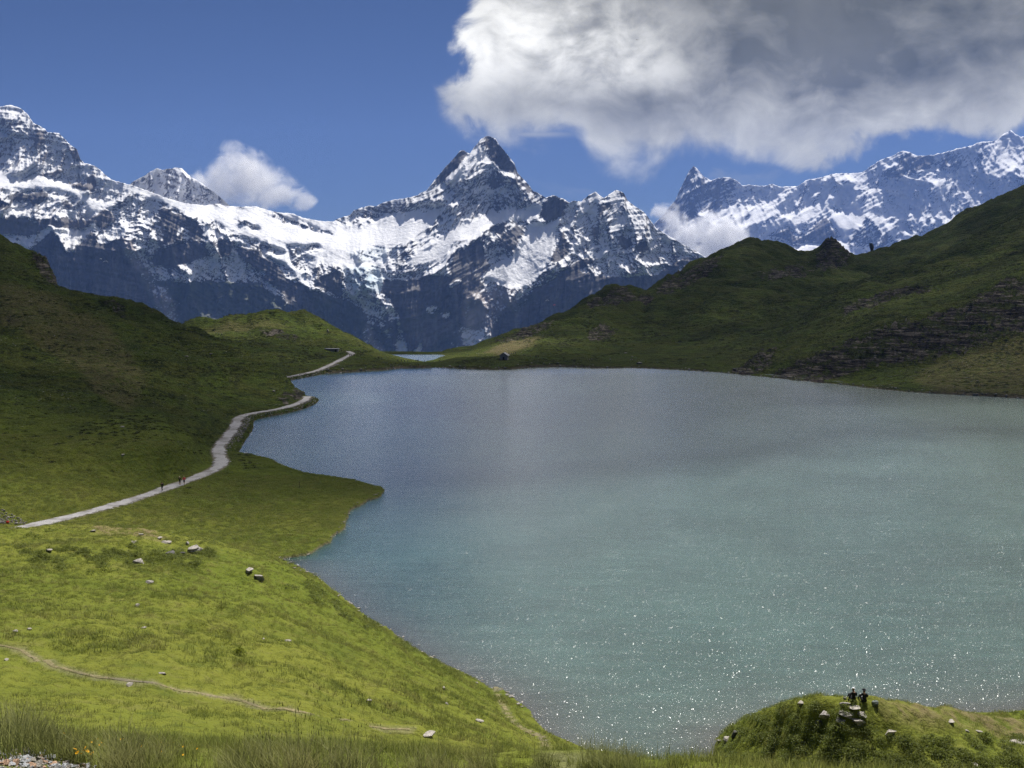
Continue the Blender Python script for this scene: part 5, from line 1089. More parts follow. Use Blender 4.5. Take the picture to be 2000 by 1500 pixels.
g_tall = [tuft(70, 0.16, 0.28, 0.55, 0.008, M_TALL, 0.7) for _ in range(3)]
g_stalk = [stalks(3, 0.3, 0.30, 0.60, M_TALL) for _ in range(2)]
g_shr = [leafy(150, 0.5, 0.42, 0.05, M_SHRUB) for _ in range(2)]
def sample(n, y0, y1, u0=-0.56, u1=0.56, power=1.0):
    u = rs.uniform(u0, u1, n); y = (rs.rand(n) * (y1 ** (power + 1) - y0 ** (power + 1)) + y0 ** (power + 1)) ** (1 / (power + 1)); x = u * y; return x, y, zg(x, y)
def ok_land(x, y, z, m=0.25):
    k = (sdg(x, y) > m) & (z > 0.1)
    for P_, w_, lf in PATHS:
        if P_[:, 1].min() > y.max() + 5: continue
        d = np.full(x.shape, 1e9)
        for q in P_[::2]: d = np.minimum(d, (x - q[0]) ** 2 + (y - q[1]) ** 2)
        k &= np.sqrt(d) > w_ * (0.52 if w_ > 2 else 0.2)
    return k
def proj(x, y, z):
    a, b = x / y, (z - CAMZ) / y; fy = CP - SP * b; return 1000 + F * a / fy, 750 - F * (b * CP + SP) / fy
# meadow out to the mound, the knoll and the promontory
x, y, z = sample(60000, 13, 128); k = ok_land(x, y, z) & ~((z < 1.0) & (y < 80)); 
n_ = fbm(x / 4, y / 4, 3); px_, py_ = proj(x, y, z); k &= (rs.rand(len(x)) < 0.35 + 0.65 * sstep(n_, -0.3, 0.3)) & ~((drym[0, 0] > 2))
x, y, z = x[k], y[k], z[k]; n = len(x); sc = rs.uniform(0.55, 1.15, n) * (0.75 + 0.5 * sstep(fbm(x / 9 + 2, y / 9, 3), -0.2, 0.4))
fr_ = y < 48
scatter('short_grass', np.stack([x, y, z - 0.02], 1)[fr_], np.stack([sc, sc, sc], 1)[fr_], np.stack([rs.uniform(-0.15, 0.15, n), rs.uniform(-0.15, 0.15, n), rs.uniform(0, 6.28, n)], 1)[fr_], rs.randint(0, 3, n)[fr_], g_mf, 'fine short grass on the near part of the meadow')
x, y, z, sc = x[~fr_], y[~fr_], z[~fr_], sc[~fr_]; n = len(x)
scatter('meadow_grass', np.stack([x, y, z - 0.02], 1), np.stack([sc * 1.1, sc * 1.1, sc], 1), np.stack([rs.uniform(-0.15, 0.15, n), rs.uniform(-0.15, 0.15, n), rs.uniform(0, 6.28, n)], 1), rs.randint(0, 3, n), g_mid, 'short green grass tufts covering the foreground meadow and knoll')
x, y, z = sample(22000, 128, 215, -0.56, -0.10); k = ok_land(x, y, z, 0.1); x, y, z = x[k], y[k], z[k]; n = len(x); sc = rs.uniform(0.6, 1.3, n)
scatter('valley_grass', np.stack([x, y, z - 0.03], 1), np.stack([sc * 1.6, sc * 1.6, sc], 1), np.stack([rs.uniform(-0.1, 0.1, n)] * 2 + [rs.uniform(0, 6.28, n)], 1), rs.randint(0, 3, n), g_mid, 'green grass on the valley floor and the promontory')
x, y, z = sample(11000, 4.5, 20); px_, py_ = proj(x, y, z); k = ~inpoly(px_, py_, GR); x, y, z = x[k], y[k], z[k]; n = len(x); sc = rs.uniform(0.4, 0.95, n)
scatter('near_grass', np.stack([x, y, z - 0.01], 1), np.stack([sc] * 3, 1), np.stack([rs.uniform(-0.2, 0.2, n), rs.uniform(-0.2, 0.2, n), rs.uniform(0, 6.28, n)], 1), rs.randint(0, 3, n), g_near, 'fine grass right below the camera')
# tall sedge clumps and flowering stalks at the bottom edge
Pt, Sc, Pk = [], [], []
def clump(px, py, n, spread, s, kind):
    for _ in range(n):
        x, y, z = hit(px + rs.normal() * spread, min(py + rs.normal() * 10, 1530), 3.0, 40); Pt.append((x, y, z - 0.02)); Sc.append(s * rs.uniform(0.75, 1.2)); Pk.append(kind + rs.randint(0, 3 if kind == 0 else 2))
for c_ in [(12, 1462, 8, 14, 0.8, 0), (50, 1468, 6, 12, 0.7, 0), (85, 1470, 5, 10, 0.6, 0), (130, 1488, 6, 14, 0.6, 0), (235, 1515, 9, 14, 0.75, 0), (300, 1500, 5, 30, 0.5, 0), (545, 1520, 3, 25, 0.7, 0), (600, 1525, 4, 25, 0.8, 0), (660, 1525, 3, 20, 0.7, 0), (470, 1515, 6, 30, 0.6, 0), (1000, 1512, 10, 60, 0.5, 0), (1180, 1512, 12, 30, 0.7, 0), (1230, 1515, 8, 25, 0.6, 0), (820, 1515, 10, 60, 0.5, 0),
           (560, 1505, 14, 30, 1.05, 3), (620, 1510, 18, 30, 1.1, 3), (690, 1510, 12, 25, 0.85, 3), (470, 1500, 14, 40, 0.7, 3), (330, 1490, 16, 60, 0.5, 3), (1200, 1500, 16, 40, 0.6, 3), (1050, 1500, 16, 80, 0.45, 3), (860, 1500, 16, 80, 0.5, 3), (250, 1505, 8, 20, 0.7, 3), (60, 1455, 10, 30, 0.7, 3)]: clump(*c_)
n = len(Pt); scatter('tall_grass', Pt, [[s_] * 3 for s_ in Sc], np.stack([rs.uniform(-0.12, 0.12, n), rs.uniform(-0.12, 0.12, n), rs.uniform(0, 6.28, n)], 1), Pk, g_tall + g_stalk, 'tall sedge clumps and flowering stalks along the bottom edge')
# low scrub on the knoll face and in dark patches of the mound
P3 = []; 
for _ in range(2600):
    r_ = rs.rand()
    if r_ < 0.62: px, py = rs.uniform(1400, 2000), rs.uniform(1375, 1500)
    elif r_ < 0.85: px, py = rs.uniform(40, 420), rs.normal() * 14 + 1085
    else: px, py = rs.uniform(560, 900), 0; py = 1110 + (px - 560) * 0.52 + rs.uniform(0, 40)
    if fbm(np.array([px / 35.0]), np.array([py / 22.0]), 3)[0] < 0.0: continue
    if 1600 < px < 1700 and 1368 < py < 1418 and rs.rand() < 0.75: continue
    if px > 1700 and py < 1440: continue
    x, y, z = hit(px, py, 40, 140)
    if float(sdg(x, y)) < 0.6: continue
    P3.append((x, y, z - 0.05))
n = len(P3); sc = rs.uniform(0.6, 1.5, n)
scatter('scrub', P3, np.stack([sc, sc, sc * rs.uniform(0.5, 0.9, n)], 1), np.stack([sc * 0, sc * 0, rs.uniform(0, 6.28, n)], 1), rs.randint(0, 2, n), g_shr, 'low dark green scrub on the knoll and the mound')

# heather and dwarf shrubs dotted over the hills
M_HEATH = mat_grass('heather', (0.022, 0.032, 0.008), (0.050, 0.062, 0.016), (0.060, 0.058, 0.022)); g_heath = [leafy(90, 0.5, 0.30, 0.10, M_HEATH) for _ in range(2)]; g_hum = [leafy(90, 0.5, 0.26, 0.10, mat_grass('hill_tussock', (0.05, 0.070, 0.010), (0.10, 0.125, 0.020), (0.13, 0.125, 0.045))) for _ in range(2)]
x, y, z = sample(90000, 190, 900, power=0.2); c1 = fbm(x / 26, y / 40 + z / 9, 4); k = (sdg(x, y) > 3) & (z > 1.2) & (rs.rand(len(x)) < 0.10 + 0.55 * sstep(c1, 0.0, 0.35)); x, y, z, c1 = x[k], y[k], z[k], c1[k]
kp = np.ones(len(x), bool)
for P_, w_, lf in PATHS[:2]:
    d = np.full(x.shape, 1e9)
    for q in P_[::3]: d = np.minimum(d, (x - q[0]) ** 2 + (y - q[1]) ** 2)
    kp &= np.sqrt(d) > 3.5
x, y, z, c1 = x[kp], y[kp], z[kp], c1[kp]; n = len(x); print('heath', n); sc = rs.uniform(0.5, 1.3, n) * (0.7 + y / 500)
scatter('heather', np.stack([x, y, z - 0.08], 1), np.stack([sc * 1.5, sc * 1.1, sc * 0.75], 1), np.stack([sc * 0, sc * 0, rs.uniform(-0.5, 0.5, n)], 1), np.where(rs.rand(n) < 0.35 + 0.5 * sstep(c1, 0.0, 0.3), 0, 2) + rs.randint(0, 2, n), g_heath + g_hum, 'patches of heather and tussocks dotted over the hills')

def empty(name, loc, label, cat, group=None, rz=0.0):
    o = bpy.data.objects.new(name, None); COL.objects.link(o); o.location = loc; o.rotation_euler = (0, 0, rz); o.empty_display_size = 0.2
    return tag(o, label, cat, group)
# yellow green bush on the slope
def bush():
    x, y, z = hit(468, 1280, 20); r_ = empty('bush', (x, y, z), 'round yellow green bush alone on the foreground slope', 'bush')
    m = mat_grass('bright_leaves', (0.08, 0.12, 0.012), (0.17, 0.20, 0.02), (0.20, 0.21, 0.03)); o = leafy(520, 0.46, 0.5, 0.05, m); o.name = 'foliage'; o.data.name = 'foliage'; COL.objects.link(o); o.parent = r_
    vs, fs, hs = [], [], []
    for i in range(7): blade(vs, fs, hs, 0, 0, 0.4, 0.02, 0.5, i * 0.9, 0.2, 3)
    link('stem', mesh_np('stem', vs, fs, [M_DARK], False, {'h': hs}), r_)
bush()
# yellow flowers
M_YEL = simple_mat('yellow_petals', (0.75, 0.42, 0.01), 0.6, 0.15); M_STEM = simple_mat('green_stem', (0.06, 0.10, 0.02), 0.7)
def flower_meshes():
    vs, fs = [], []
    for i in range(10):
        a = i * 0.628; c, s_ = math.cos(a), math.sin(a); n = len(vs); sx, sy = -s_ * 0.006, c * 0.006
        vs += [(c * 0.004, s_ * 0.004, 0), (c * 0.016 + sx, s_ * 0.016 + sy, 0.004), (c * 0.024, s_ * 0.024, 0.002), (c * 0.016 - sx, s_ * 0.016 - sy, 0.004)]; fs.append((n, n + 1, n + 2, n + 3))
    pet = mesh_np('petals', vs, fs, [M_YEL], False); v, f = ICO[1]; ctr = mesh_np('flower_centre', v * np.array([0.008, 0.008, 0.006]), f, [simple_mat('orange_centre', (0.55, 0.25, 0.01))])
    vs, fs = [], []
    for i in range(5):
        for j in range(4): a = j * 1.571; vs.append((0.002 * math.cos(a) + 0.004 * i * i * 0.2, 0.002 * math.sin(a), -0.2 + 0.05 * i))
    for i in range(4):
        for j in range(4): fs.append((i * 4 + j, i * 4 + (j + 1) % 4, i * 4 + 4 + (j + 1) % 4, i * 4 + 4 + j))
    return pet, ctr, mesh_np('stem', vs, fs, [M_STEM])
PET, CTR, STM = flower_meshes()
def flower(px, py, label, group, s_=1.0):
    x, y, z = hit(px, py + 30, 3, 40); h = 0.15 * s_
    r_ = empty('flower', (x, y, z), label, 'flower', group, rs.uniform(0, 6))
    for nm, me in (('petals', PET), ('flower_centre', CTR), ('stem', STM)):
        o = link(nm, me, r_); o.location = (0, 0, h + 0.02); 
        if nm != 'stem': o.rotation_euler = (0.5, rs.uniform(-0.5, 0.5), 0)
        o.scale = (s_, s_, s_)
for px, py, lb in [(148, 1466, 'yellow flower at the left end of the cluster above the gravel'), (160, 1475, 'yellow flower low in the cluster beside the gravel'), (152, 1473, 'yellow flower just below the leftmost of the cluster'), (167, 1463, 'topmost yellow flower of the cluster near the gravel'), (172, 1470, 'yellow flower in the centre right of the cluster near the gravel'), (181, 1474, 'rightmost yellow flower of the cluster beside the gravel'), (164, 1469, 'yellow flower in the middle of the cluster near the gravel'), (38, 1406, 'single yellow flower standing in the tall grass at the left')]:
    flower(px, py, lb, 'yellow flowers in the foreground grass', 0.68)
for i in range(26):
    px, py = [(205, 1440), (212, 1426), (196, 1445), (240, 1434), (275, 1436), (330, 1444), (345, 1440), (358, 1448), (120, 1412), (186, 1455)][i % 10]
    flower(px + rs.normal() * 14, py + rs.normal() * 8, 'tiny yellow flower scattered in the grass behind the main cluster', 'tiny yellow flowers in the foreground grass', 0.38)

# ------------------------------------------------------------------ people
J = ['pelvis', 'belly', 'chest', 'neck', 'head', 'crown', 'lsh', 'lel', 'lwr', 'lha', 'rsh', 'rel', 'rwr', 'rha', 'lhi', 'lkn', 'lan', 'lto', 'rhi', 'rkn', 'ran', 'rto']
E = [(0, 1), (1, 2), (2, 3), (3, 4), (4, 5), (2, 6), (6, 7), (7, 8), (8, 9), (2, 10), (10, 11), (11, 12), (12, 13), (0, 14), (14, 15), (15, 16), (16, 17), (0, 18), (18, 19), (19, 20), (20, 21)]
RADI = [0.15, 0.135, 0.15, 0.06, 0.095, 0.07, 0.075, 0.05, 0.035, 0.035, 0.075, 0.05, 0.035, 0.035, 0.10, 0.07, 0.045, 0.04, 0.10, 0.07, 0.045, 0.04]
POSE = {
 'stand': [(0, 0, 0.95), (0, 0, 1.12), (0, 0, 1.35), (0, 0.0, 1.50), (0, 0.02, 1.62), (0, 0.02, 1.72), (-0.19, 0, 1.42), (-0.25, 0, 1.15), (-0.25, 0.08, 0.92), (-0.24, 0.12, 0.84), (0.19, 0, 1.42), (0.25, 0, 1.15), (0.25, 0.08, 0.92), (0.24, 0.12, 0.84), (-0.10, 0, 0.90), (-0.11, 0.02, 0.50), (-0.12, -0.02, 0.08), (-0.13, 0.14, 0.04), (0.10, 0, 0.90), (0.11, 0.02, 0.50), (0.12, -0.02, 0.08), (0.13, 0.14, 0.04)],
 'walk': [(0, 0, 0.93), (0, 0.02, 1.10), (0, 0.05, 1.33), (0, 0.08, 1.48), (0, 0.11, 1.60), (0, 0.12, 1.70), (-0.19, 0.04, 1.40), (-0.25, -0.10, 1.16), (-0.24, -0.06, 0.93), (-0.24, -0.02, 0.86), (0.19, 0.06, 1.40), (0.25, 0.14, 1.16), (0.24, 0.32, 1.02), (0.23, 0.39, 1.0), (-0.10, 0, 0.88), (-0.11, 0.20, 0.52), (-0.11, 0.26, 0.09), (-0.11, 0.42, 0.06), (0.10, 0, 0.88), (0.11, -0.02, 0.48), (0.11, -0.30, 0.16), (0.11, -0.22, 0.05)],
 'sit': [(0, 0, 0.13), (0, -0.02, 0.30), (0, 0.04, 0.55), (0, 0.09, 0.70), (0, 0.12, 0.83), (0, 0.12, 0.93), (-0.20, 0.03, 0.61), (-0.25, 0.12, 0.38), (-0.17, 0.34, 0.34), (-0.15, 0.38, 0.38), (0.20, 0.03, 0.61), (0.25, 0.12, 0.38), (0.17, 0.34, 0.34), (0.15, 0.38, 0.38), (-0.12, 0.05, 0.13), (-0.16, 0.45, 0.42), (-0.16, 0.72, 0.08), (-0.17, 0.88, 0.05), (0.12, 0.05, 0.13), (0.16, 0.45, 0.40), (0.16, 0.74, 0.08), (0.17, 0.90, 0.05)]}
POSE['lean'] = [p for p in POSE['sit']]
for i_, p_ in ((6, (-0.20, 0.0, 0.60)), (7, (-0.33, -0.10, 0.36)), (8, (-0.42, -0.16, 0.10)), (9, (-0.45, -0.14, 0.04))): POSE['lean'][i_] = p_
def body_mesh(pose, shorts=False):
    me = bpy.data.meshes.new('body'); me.from_pydata(POSE[pose], E, []); o = bpy.data.objects.new('body_tmp', me); COL.objects.link(o)
    md = o.modifiers.new('skin', 'SKIN'); md.use_smooth_shade = True
    for i, r_ in enumerate(RADI):
        sv = me.skin_vertices[0].data[i]; sv.radius = (r_, r_ * (0.72 if i in (0, 1, 2) else 1)); sv.use_root = (i == 0)
    sb = o.modifiers.new('sub', 'SUBSURF'); sb.levels = 1; sb.render_levels = 1
    dg = bpy.context.evaluated_depsgraph_get(); m2 = bpy.data.meshes.new_from_object(o.evaluated_get(dg)); m2.name = 'body'
    bpy.data.objects.remove(o); bpy.data.meshes.remove(me)
    PJ = np.array(POSE[pose]); nv = len(m2.vertices); co = np.zeros(nv * 3); m2.vertices.foreach_get('co', co); co = co.reshape(-1, 3)
    best = np.full(nv, 1e9); bone = np.zeros(nv, int)
    for bi, (a, b) in enumerate(E):
        A_, B_ = PJ[a], PJ[b]; t = np.clip(((co - A_) @ (B_ - A_)) / ((B_ - A_) @ (B_ - A_)), 0, 1); d = np.linalg.norm(co - A_ - t[:, None] * (B_ - A_), axis=1); u = d < best; best[u] = d[u]; bone[u] = bi
    cls = {0: 1, 1: 1, 2: 0, 3: 0, 4: 0, 5: 1, 6: 1, 7: 1, 8: 0, 9: 1, 10: 1, 11: 1, 12: 0, 13: 2, 14: 2, 15: (0 if shorts else 2), 16: 3, 17: 2, 18: 2, 19: (0 if shorts else 2), 20: 3}
    m2.materials.clear()
    for _ in range(4): m2.materials.append(None)
    for p in m2.polygons:
        c = [cls[bone[v]] for v in p.vertices]; p.material_index = max(set(c), key=c.count); p.use_smooth = True
    return m2
BODY = {('stand', False): body_mesh('stand'), ('walk', False): body_mesh('walk'), ('walk', True): body_mesh('walk', True), ('stand', True): body_mesh('stand', True), ('sit', False): body_mesh('sit'), ('lean', False): body_mesh('lean')}
CM = {}
def cloth(c):
    if c not in CM: CM[c] = simple_mat('cloth', c, 0.85, 0.15, 12)
    return CM[c]
SKIN = (0.50, 0.30, 0.20); BLK = (0.012, 0.012, 0.014); BOOT = (0.03, 0.025, 0.02)
def cap_mesh(c, brim=True):
    v, f = ICO[2]; v = v.copy(); v[:, 2] = np.maximum(v[:, 2], -0.05); v = v * np.array([0.105, 0.115, 0.09])
    if brim:
        n = len(v); b = []
        for i in range(14): a = i * 0.449; b.append((math.cos(a) * 0.16, math.sin(a) * 0.17, -0.01)); b.append((math.cos(a) * 0.09, math.sin(a) * 0.10, 0.0))
        ff = []
        for i in range(14): p, q = n + 2 * i, n + 2 * ((i + 1) % 14); ff += [(p, q, q + 1), (p, q + 1, p + 1)]
        v = np.vstack([v, b]); f = np.vstack([f, ff])
    return mesh_np('hat', v, f, [cloth(c)])
def pack_mesh(c):
    v, f = ICO[2]; v = np.sign(v) * np.abs(v) ** 0.55; return mesh_np('backpack', v * np.array([0.15, 0.10, 0.23]), f, [cloth(c)])
def hair_mesh(c, long=False):
    v, f = ICO[2]; v = v * np.array([0.10, 0.10, 0.11])
    if long: k = v[:, 2] < 0; v[k, 2] *= 2.6; v[k, 0] *= 0.8
    return mesh_np('hair', v, f, [cloth(c)])
def person(x, y, z, yaw, pose, label, jacket, trousers=BLK, hat=None, brim=False, pack=None, hair=(0.05, 0.03, 0.02), shorts=False, s_=1.0, group=None, lng=False, cat='person', detail=True):
    r_ = link('person', BODY[(pose, shorts)]); r_.location = (x, y, z); r_.rotation_euler = (0, 0, yaw); r_.scale = (s_, s_, s_); tag(r_, label, cat, group)
    for i, c in enumerate((SKIN, jacket, trousers, BOOT)): r_.material_slots[i].link = 'OBJECT'; r_.material_slots[i].material = cloth(c)
    if not detail: return r_
    h = POSE[pose][4]; o = link('hair', hair_mesh(hair, lng), r_); o.location = (h[0], h[1] - 0.025, h[2] + 0.03)
    if hat: o = link('hat', cap_mesh(hat, brim), r_); o.location = (h[0], h[1], h[2] + 0.075)
    if pack: c = POSE[pose][2]; o = link('backpack', pack_mesh(pack), r_); o.location = (c[0], c[1] - 0.20, c[2] - 0.03); o.rotation_euler = (-0.1, 0, 0)
    return r_
x, y, z = hit(317, 960, 100); person(x, y, z + 0.05, R(160), 'walk', 'lone hiker in black walking on the pale gravel path', BLK, pack=(0.02, 0.02, 0.022), s_=1.04)
x, y, z = hit(360, 947, 100); person(x, y, z + 0.05, R(175), 'walk', 'hiker in a bright pink red jacket and shorts on the path', (0.9, 0.06, 0.10), (0.02, 0.02, 0.025), hat=(0.85, 0.85, 0.45), shorts=True, s_=1.0)
x, y, z = hit(351.5, 948, 100); person(x, y, z + 0.05, R(185), 'walk', 'hiker in dark green with a light cap beside the pink jacket', (0.03, 0.05, 0.02), (0.025, 0.035, 0.02), hat=(0.85, 0.82, 0.45), shorts=True, s_=1.03)
def seated(px, py, **kw):
    x, y, z = hit(px, py, 50, 90); return person(x, y, z, 0.0, **kw)
seated(1667, 1370, pose='lean', label='seated person in black with a white cap leaning on one arm', jacket=BLK, hat=(0.7, 0.72, 0.75), hair=(0.16, 0.08, 0.045), lng=True, s_=0.98)
seated(1688, 1373, pose='sit', label='seated person in black with a black brimmed hat', jacket=(0.010, 0.011, 0.014), hat=BLK, brim=True, s_=1.0)
def bag(px, py, w, h, d, c, label, cat='backpack'):
    x, y, z = hit(px, py, 50, 200); r_ = empty('backpack', (x, y, z), label, cat, None, 0.4)
    v, f = ICO[2]; v = np.sign(v) * np.abs(v) ** 0.6
    o = link('main_pouch', mesh_np('main_pouch', v * np.array([w, d, h]) / 2 + np.array([0, 0, h * 0.42]), f, [cloth(c)]), r_)
    o = link('front_pocket', mesh_np('front_pocket', v * np.array([w * 0.6, d * 0.4, h * 0.5]) / 2 + np.array([0, -d * 0.5, h * 0.38]), f, [cloth(tuple(q * 0.6 for q in c))]), r_)
    vs, fs = [], []
    for i in range(9): a = i / 8 * math.pi; vs += [(math.cos(a) * w * 0.18, 0.02, h * 0.88 + math.sin(a) * 0.06), (math.cos(a) * w * 0.18, -0.02, h * 0.88 + math.sin(a) * 0.06)]
    for i in range(8): fs.append((2 * i, 2 * i + 1, 2 * i + 3, 2 * i + 2))
    link('strap', mesh_np('strap', vs, fs, [cloth(BLK)], False), r_)
bag(1709, 1377, 0.5, 0.34, 0.3, (0.14, 0.16, 0.15), 'grey rounded backpack lying right of the seated pair')
bag(1650, 1366, 0.22, 0.2, 0.18, (0.25, 0.25, 0.2), 'small light bag left of the seated pair')
bag(15, 1022, 0.45, 0.4, 0.3, (0.55, 0.03, 0.02), 'red pack among the grey scree at the left edge')
# distant people
def far_p(px, py, lb, grp, jc=BLK, pose='stand'):
    x, y, z = hit(px, py, 380, 1000)
    if z < 0 and sdg(x, y) < 0.3 and y < 600: y += 3; z = float(zg(x, y))
    person(x, y, z, rs.uniform(0, 6.28), pose, lb, jc, (0.02, 0.02, 0.03), s_=rs.uniform(0.95, 1.1), group=grp, detail=False)
POND = 'hiker standing in the row along the near bank of the small pond'
for px, py in [(777, 707), (784, 707), (790, 708), (796, 708), (799, 708), (803, 707), (812, 707), (815, 707.5), (817, 707)]: far_p(px, py, POND, 'hikers in a row by the small pond', [BLK, (0.02, 0.03, 0.08), (0.03, 0.02, 0.02)][int(px) % 3])
for px, py in [(667, 688), (674, 688), (700, 691), (704, 691), (709, 691)]: far_p(px, py, 'hiker gathered at the top of the far path near the low shelter', 'hikers at the top of the far path')
for px, py in [(683, 697), (686, 697), (692, 697)]: far_p(px, py, 'dark hiker walking on the wide upper part of the far path', 'hikers on the far path', pose='walk')
for px, py in [(739, 702), (742, 702), (746, 702)]: far_p(px, py, 'hiker in the small dark group halfway between shelter and pond', 'hikers between shelter and pond')
for px, py in [(994, 692), (999, 692), (1003, 692), (1007, 692)]: far_p(px, py, 'hiker in the group right beside the stone hut', 'hikers beside the stone hut')
for px, py in [(1148, 706), (1151.5, 706), (1156, 706)]: far_p(px, py, 'hiker in the light dressed trio on the far shore', 'hikers in the trio on the far shore', (0.35, 0.35, 0.33))
for px, py in [(564, 675), (568, 675)]: far_p(px, py, 'one of two hikers standing high on the sunlit green hill', 'two hikers on the sunny hill')
for px, py in [(1047, 699), (1051, 699)]: far_p(px, py, 'one of two dark hikers close together right of the hut', 'two dark hikers right of the hut')
for px, py, lb, jc in [(586, 724, 'lone hiker low on the far path beside the water', BLK), (705, 696, 'lone hiker off the path right of the walking trio', BLK), (758, 701, 'lone hiker left of the small pond', (0.4, 0.4, 0.38)), (769, 700, 'lone hiker at the left tip of the small pond', (0.4, 0.38, 0.35)), (829, 709, 'lone dark hiker on the shore path right of the pond row', BLK), (845, 699, 'lone hiker on the right bank of the small pond', BLK), (858, 706, 'hiker in white on the shore right of the pond', (0.5, 0.5, 0.5)), (1037, 700, 'lone hiker in grey just left of the two dark hikers', (0.3, 0.3, 0.3)), (1101, 702, 'lone dark hiker on the far shore between the pair and the trio', BLK), (1192, 706, 'hiker in white alone at the right part of the far shore', (0.7, 0.7, 0.7))]:
    far_p(px, py, lb, None, jc)
for px, py in [(422, 653), (427, 654), (433, 655)]: far_p(px, py, 'pale figure in the short row on the upper hill trail', 'walkers on the upper hill trail', (0.5, 0.5, 0.48), 'walk')

# ------------------------------------------------------------------ huts
def box(v, f, x0, x1, y0, y1, z0, z1):
    n = len(v); v += [(x0, y0, z0), (x1, y0, z0), (x1, y1, z0), (x0, y1, z0), (x0, y0, z1), (x1, y0, z1), (x1, y1, z1), (x0, y1, z1)]
    f += [(n, n + 3, n + 2, n + 1), (n + 4, n + 5, n + 6, n + 7), (n, n + 1, n + 5, n + 4), (n + 1, n + 2, n + 6, n + 5), (n + 2, n + 3, n + 7, n + 6), (n + 3, n, n + 4, n + 7)]
M_STONEW = mat_rock('dry_stone', (0.18, 0.17, 0.155), (0.34, 0.32, 0.29), 0.1); M_SLAB = simple_mat('roof_slabs', (0.26, 0.26, 0.27), 0.7, 0.3, 1.5); M_WOOD = simple_mat('old_wood', (0.06, 0.045, 0.03), 0.8)
def hut():
    x, y, z = hit(985, 703, 400); y += 2; z = float(zg(x, y)); r_ = empty('stone_hut', (x, y, z - 0.1), 'small stone hut with a gable roof on the far shore', 'hut', None, R(-14))
    v, f = [], []; box(v, f, -2.1, 2.1, -1.8, 1.8, -0.4, 2.7); n = len(v); v += [(-2.1, -1.8, 2.7), (2.1, -1.8, 2.7), (0, -1.8, 4.0), (-2.1, 1.8, 2.7), (2.1, 1.8, 2.7), (0, 1.8, 4.0)]
    me = bpy.data.meshes.new('wall'); me.from_pydata(v, [], f + [(n, n + 1, n + 2), (n + 4, n + 3, n + 5)]); me.materials.append(M_STONEW); link('wall', me, r_)
    for sgn in (-1, 1):
        v = [(sgn * 2.7, -2.4, 2.35), (0, -2.4, 4.05), (0, 2.4, 4.05), (sgn * 2.7, 2.4, 2.35)]; v += [(a, b, c + 0.2) for a, b, c in v]
        me = bpy.data.meshes.new('roof_side'); me.from_pydata(v, [], [(0, 1, 2, 3), (4, 7, 6, 5), (0, 4, 5, 1), (1, 5, 6, 2), (2, 6, 7, 3), (3, 7, 4, 0)]); me.materials.append(M_SLAB); link('roof_side', me, r_)
    v, f = [], []; box(v, f, -0.5, 0.5, -1.86, -1.78, 0.0, 1.8); me = bpy.data.meshes.new('door'); me.from_pydata(v, [], f); me.materials.append(M_WOOD); link('door', me, r_)
    v, f = [], []
    for i in range(4): box(v, f, -3.2 + i * 0.15, 3.0 - i * 0.15, -2.4 - i * 1.3, -2.0 - i * 1.3 + 0.9, -3.0, -0.25 - i * 0.55)
    me = bpy.data.meshes.new('foundation_wall'); me.from_pydata(v, [], f); me.materials.append(M_STONEW); link('foundation_wall', me, r_)
hut()
def shelter():
    x, y, z = hit(648, 686, 500); r_ = empty('low_shelter', (x, y, z), 'long low stone shelter sunk into the slope above the far path', 'shelter', None, R(-8))
    v, f = [], []; box(v, f, -4.0, 3.8, 0, 3, -1.5, 1.3); me = bpy.data.meshes.new('wall'); me.from_pydata(v, [], f); me.materials.append(M_STONEW); link('wall', me, r_)
    v, f = [], []; box(v, f, -4.5, 4.2, -0.6, 3.4, 1.302, 1.65); me = bpy.data.meshes.new('roof'); me.from_pydata(v, [], f); me.materials.append(M_SLAB); link('roof', me, r_)
    v, f = [], []; box(v, f, 2.0, 2.9, -0.06, 0.02, -0.6, 1.2); me = bpy.data.meshes.new('door'); me.from_pydata(v, [], f); me.materials.append(M_WOOD); link('door', me, r_)
shelter()
# marker stake on the promontory
x, y, z = hit(585, 953, 120); v, f = [], []; box(v, f, -0.04, 0.04, -0.04, 0.04, -0.2, 1.3); me = bpy.data.meshes.new('stake'); me.from_pydata(v, [], f); me.materials.append(M_WOOD)
o = link('stake', me); o.location = (x, y, z); tag(o, 'thin wooden stake standing in the grass of the promontory', 'stake')
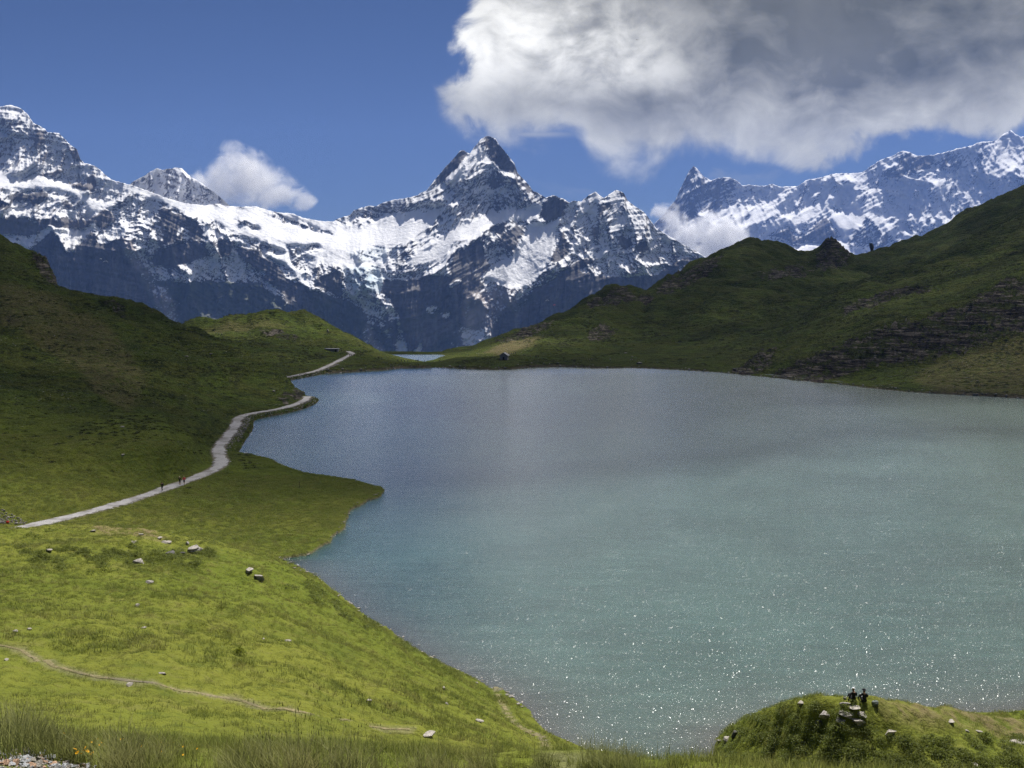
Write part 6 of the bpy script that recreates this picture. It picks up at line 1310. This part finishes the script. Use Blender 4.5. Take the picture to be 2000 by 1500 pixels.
# ------------------------------------------------------------------ paragliders and a bird
def glider(px, py, depth, span, col, tilt, label):
    x, y, z = at(px, py, depth); r_ = empty('paraglider', (x, y, z), label, 'paraglider', None, tilt)
    v, f = [], []; n = 16
    for i in range(n + 1):
        a = (i / n - 0.5) * 2.3; w = 1.25 * math.sqrt(max(0.05, 1 - (i / n * 2 - 1) ** 2)); cx, cz = math.sin(a) * span / 1.83, math.cos(a) * span / 1.83 * 0.8 - span * 0.42
        v += [(cx, -w, cz), (cx, w, cz - 0.1), (cx, 0, cz + 0.28)]
    for i in range(n):
        a, b = 3 * i, 3 * i + 3; f += [(a, b, b + 2, a + 2), (a + 2, b + 2, b + 1, a + 1), (a + 1, b + 1, b, a)]
    link('canopy', mesh_np('canopy', v, f, [cloth(col)]), r_)
    o = link('pilot', BODY[('sit', False)], r_); o.location = (0, 0, -span * 0.8)
    for i, c in enumerate((SKIN, BLK, BLK, BLK)): o.material_slots[i].link = 'OBJECT'; o.material_slots[i].material = cloth(c)
    v, f = [], []
    for sx in (-1, 1): k = len(v); v += [(sx * span * 0.35, 0, 0.0), (sx * span * 0.35 + 0.06, 0, 0.0), (sx * 0.15, 0, -span * 0.75)]; f.append((k, k + 1, k + 2))
    link('line', mesh_np('line', v, f, [cloth(BLK)], False), r_)
glider(206, 510, 1900, 9.0, (0.85, 0.85, 0.85), 0.1, 'white crescent paraglider before the dark left wall')
glider(197, 505, 2300, 6.5, (0.9, 0.9, 0.9), 1.35, 'small white paraglider seen edge on left of the crescent one')
glider(1069, 586, 1900, 7.5, (0.75, 0.72, 0.72), 0.5, 'pale paraglider flying left of the red one')
glider(1083, 595, 1900, 6.5, (0.65, 0.12, 0.12), 1.0, 'red paraglider above the right green ridge')
def bird():
    x, y, z = at(1245, 78, 260); r_ = link('bird', mesh_np('bird', [(-0.5, 0, 0.22), (-0.22, 0.06, 0.08), (0, 0.12, 0), (0.24, 0.05, 0.14), (0.48, -0.02, 0.1), (0, -0.18, 0), (-0.22, -0.08, 0.09), (0.24, -0.1, 0.13), (0, 0, -0.06), (0, 0.25, 0.0)], [(0, 1, 6), (1, 2, 5), (1, 5, 6), (2, 3, 7), (2, 7, 5), (3, 4, 7), (2, 8, 5), (9, 8, 2)], [cloth((0.05, 0.05, 0.055))], False)); r_.location = (x, y, z)
    tag(r_, 'small dark bird gliding in front of the big cloud', 'bird')
bird()
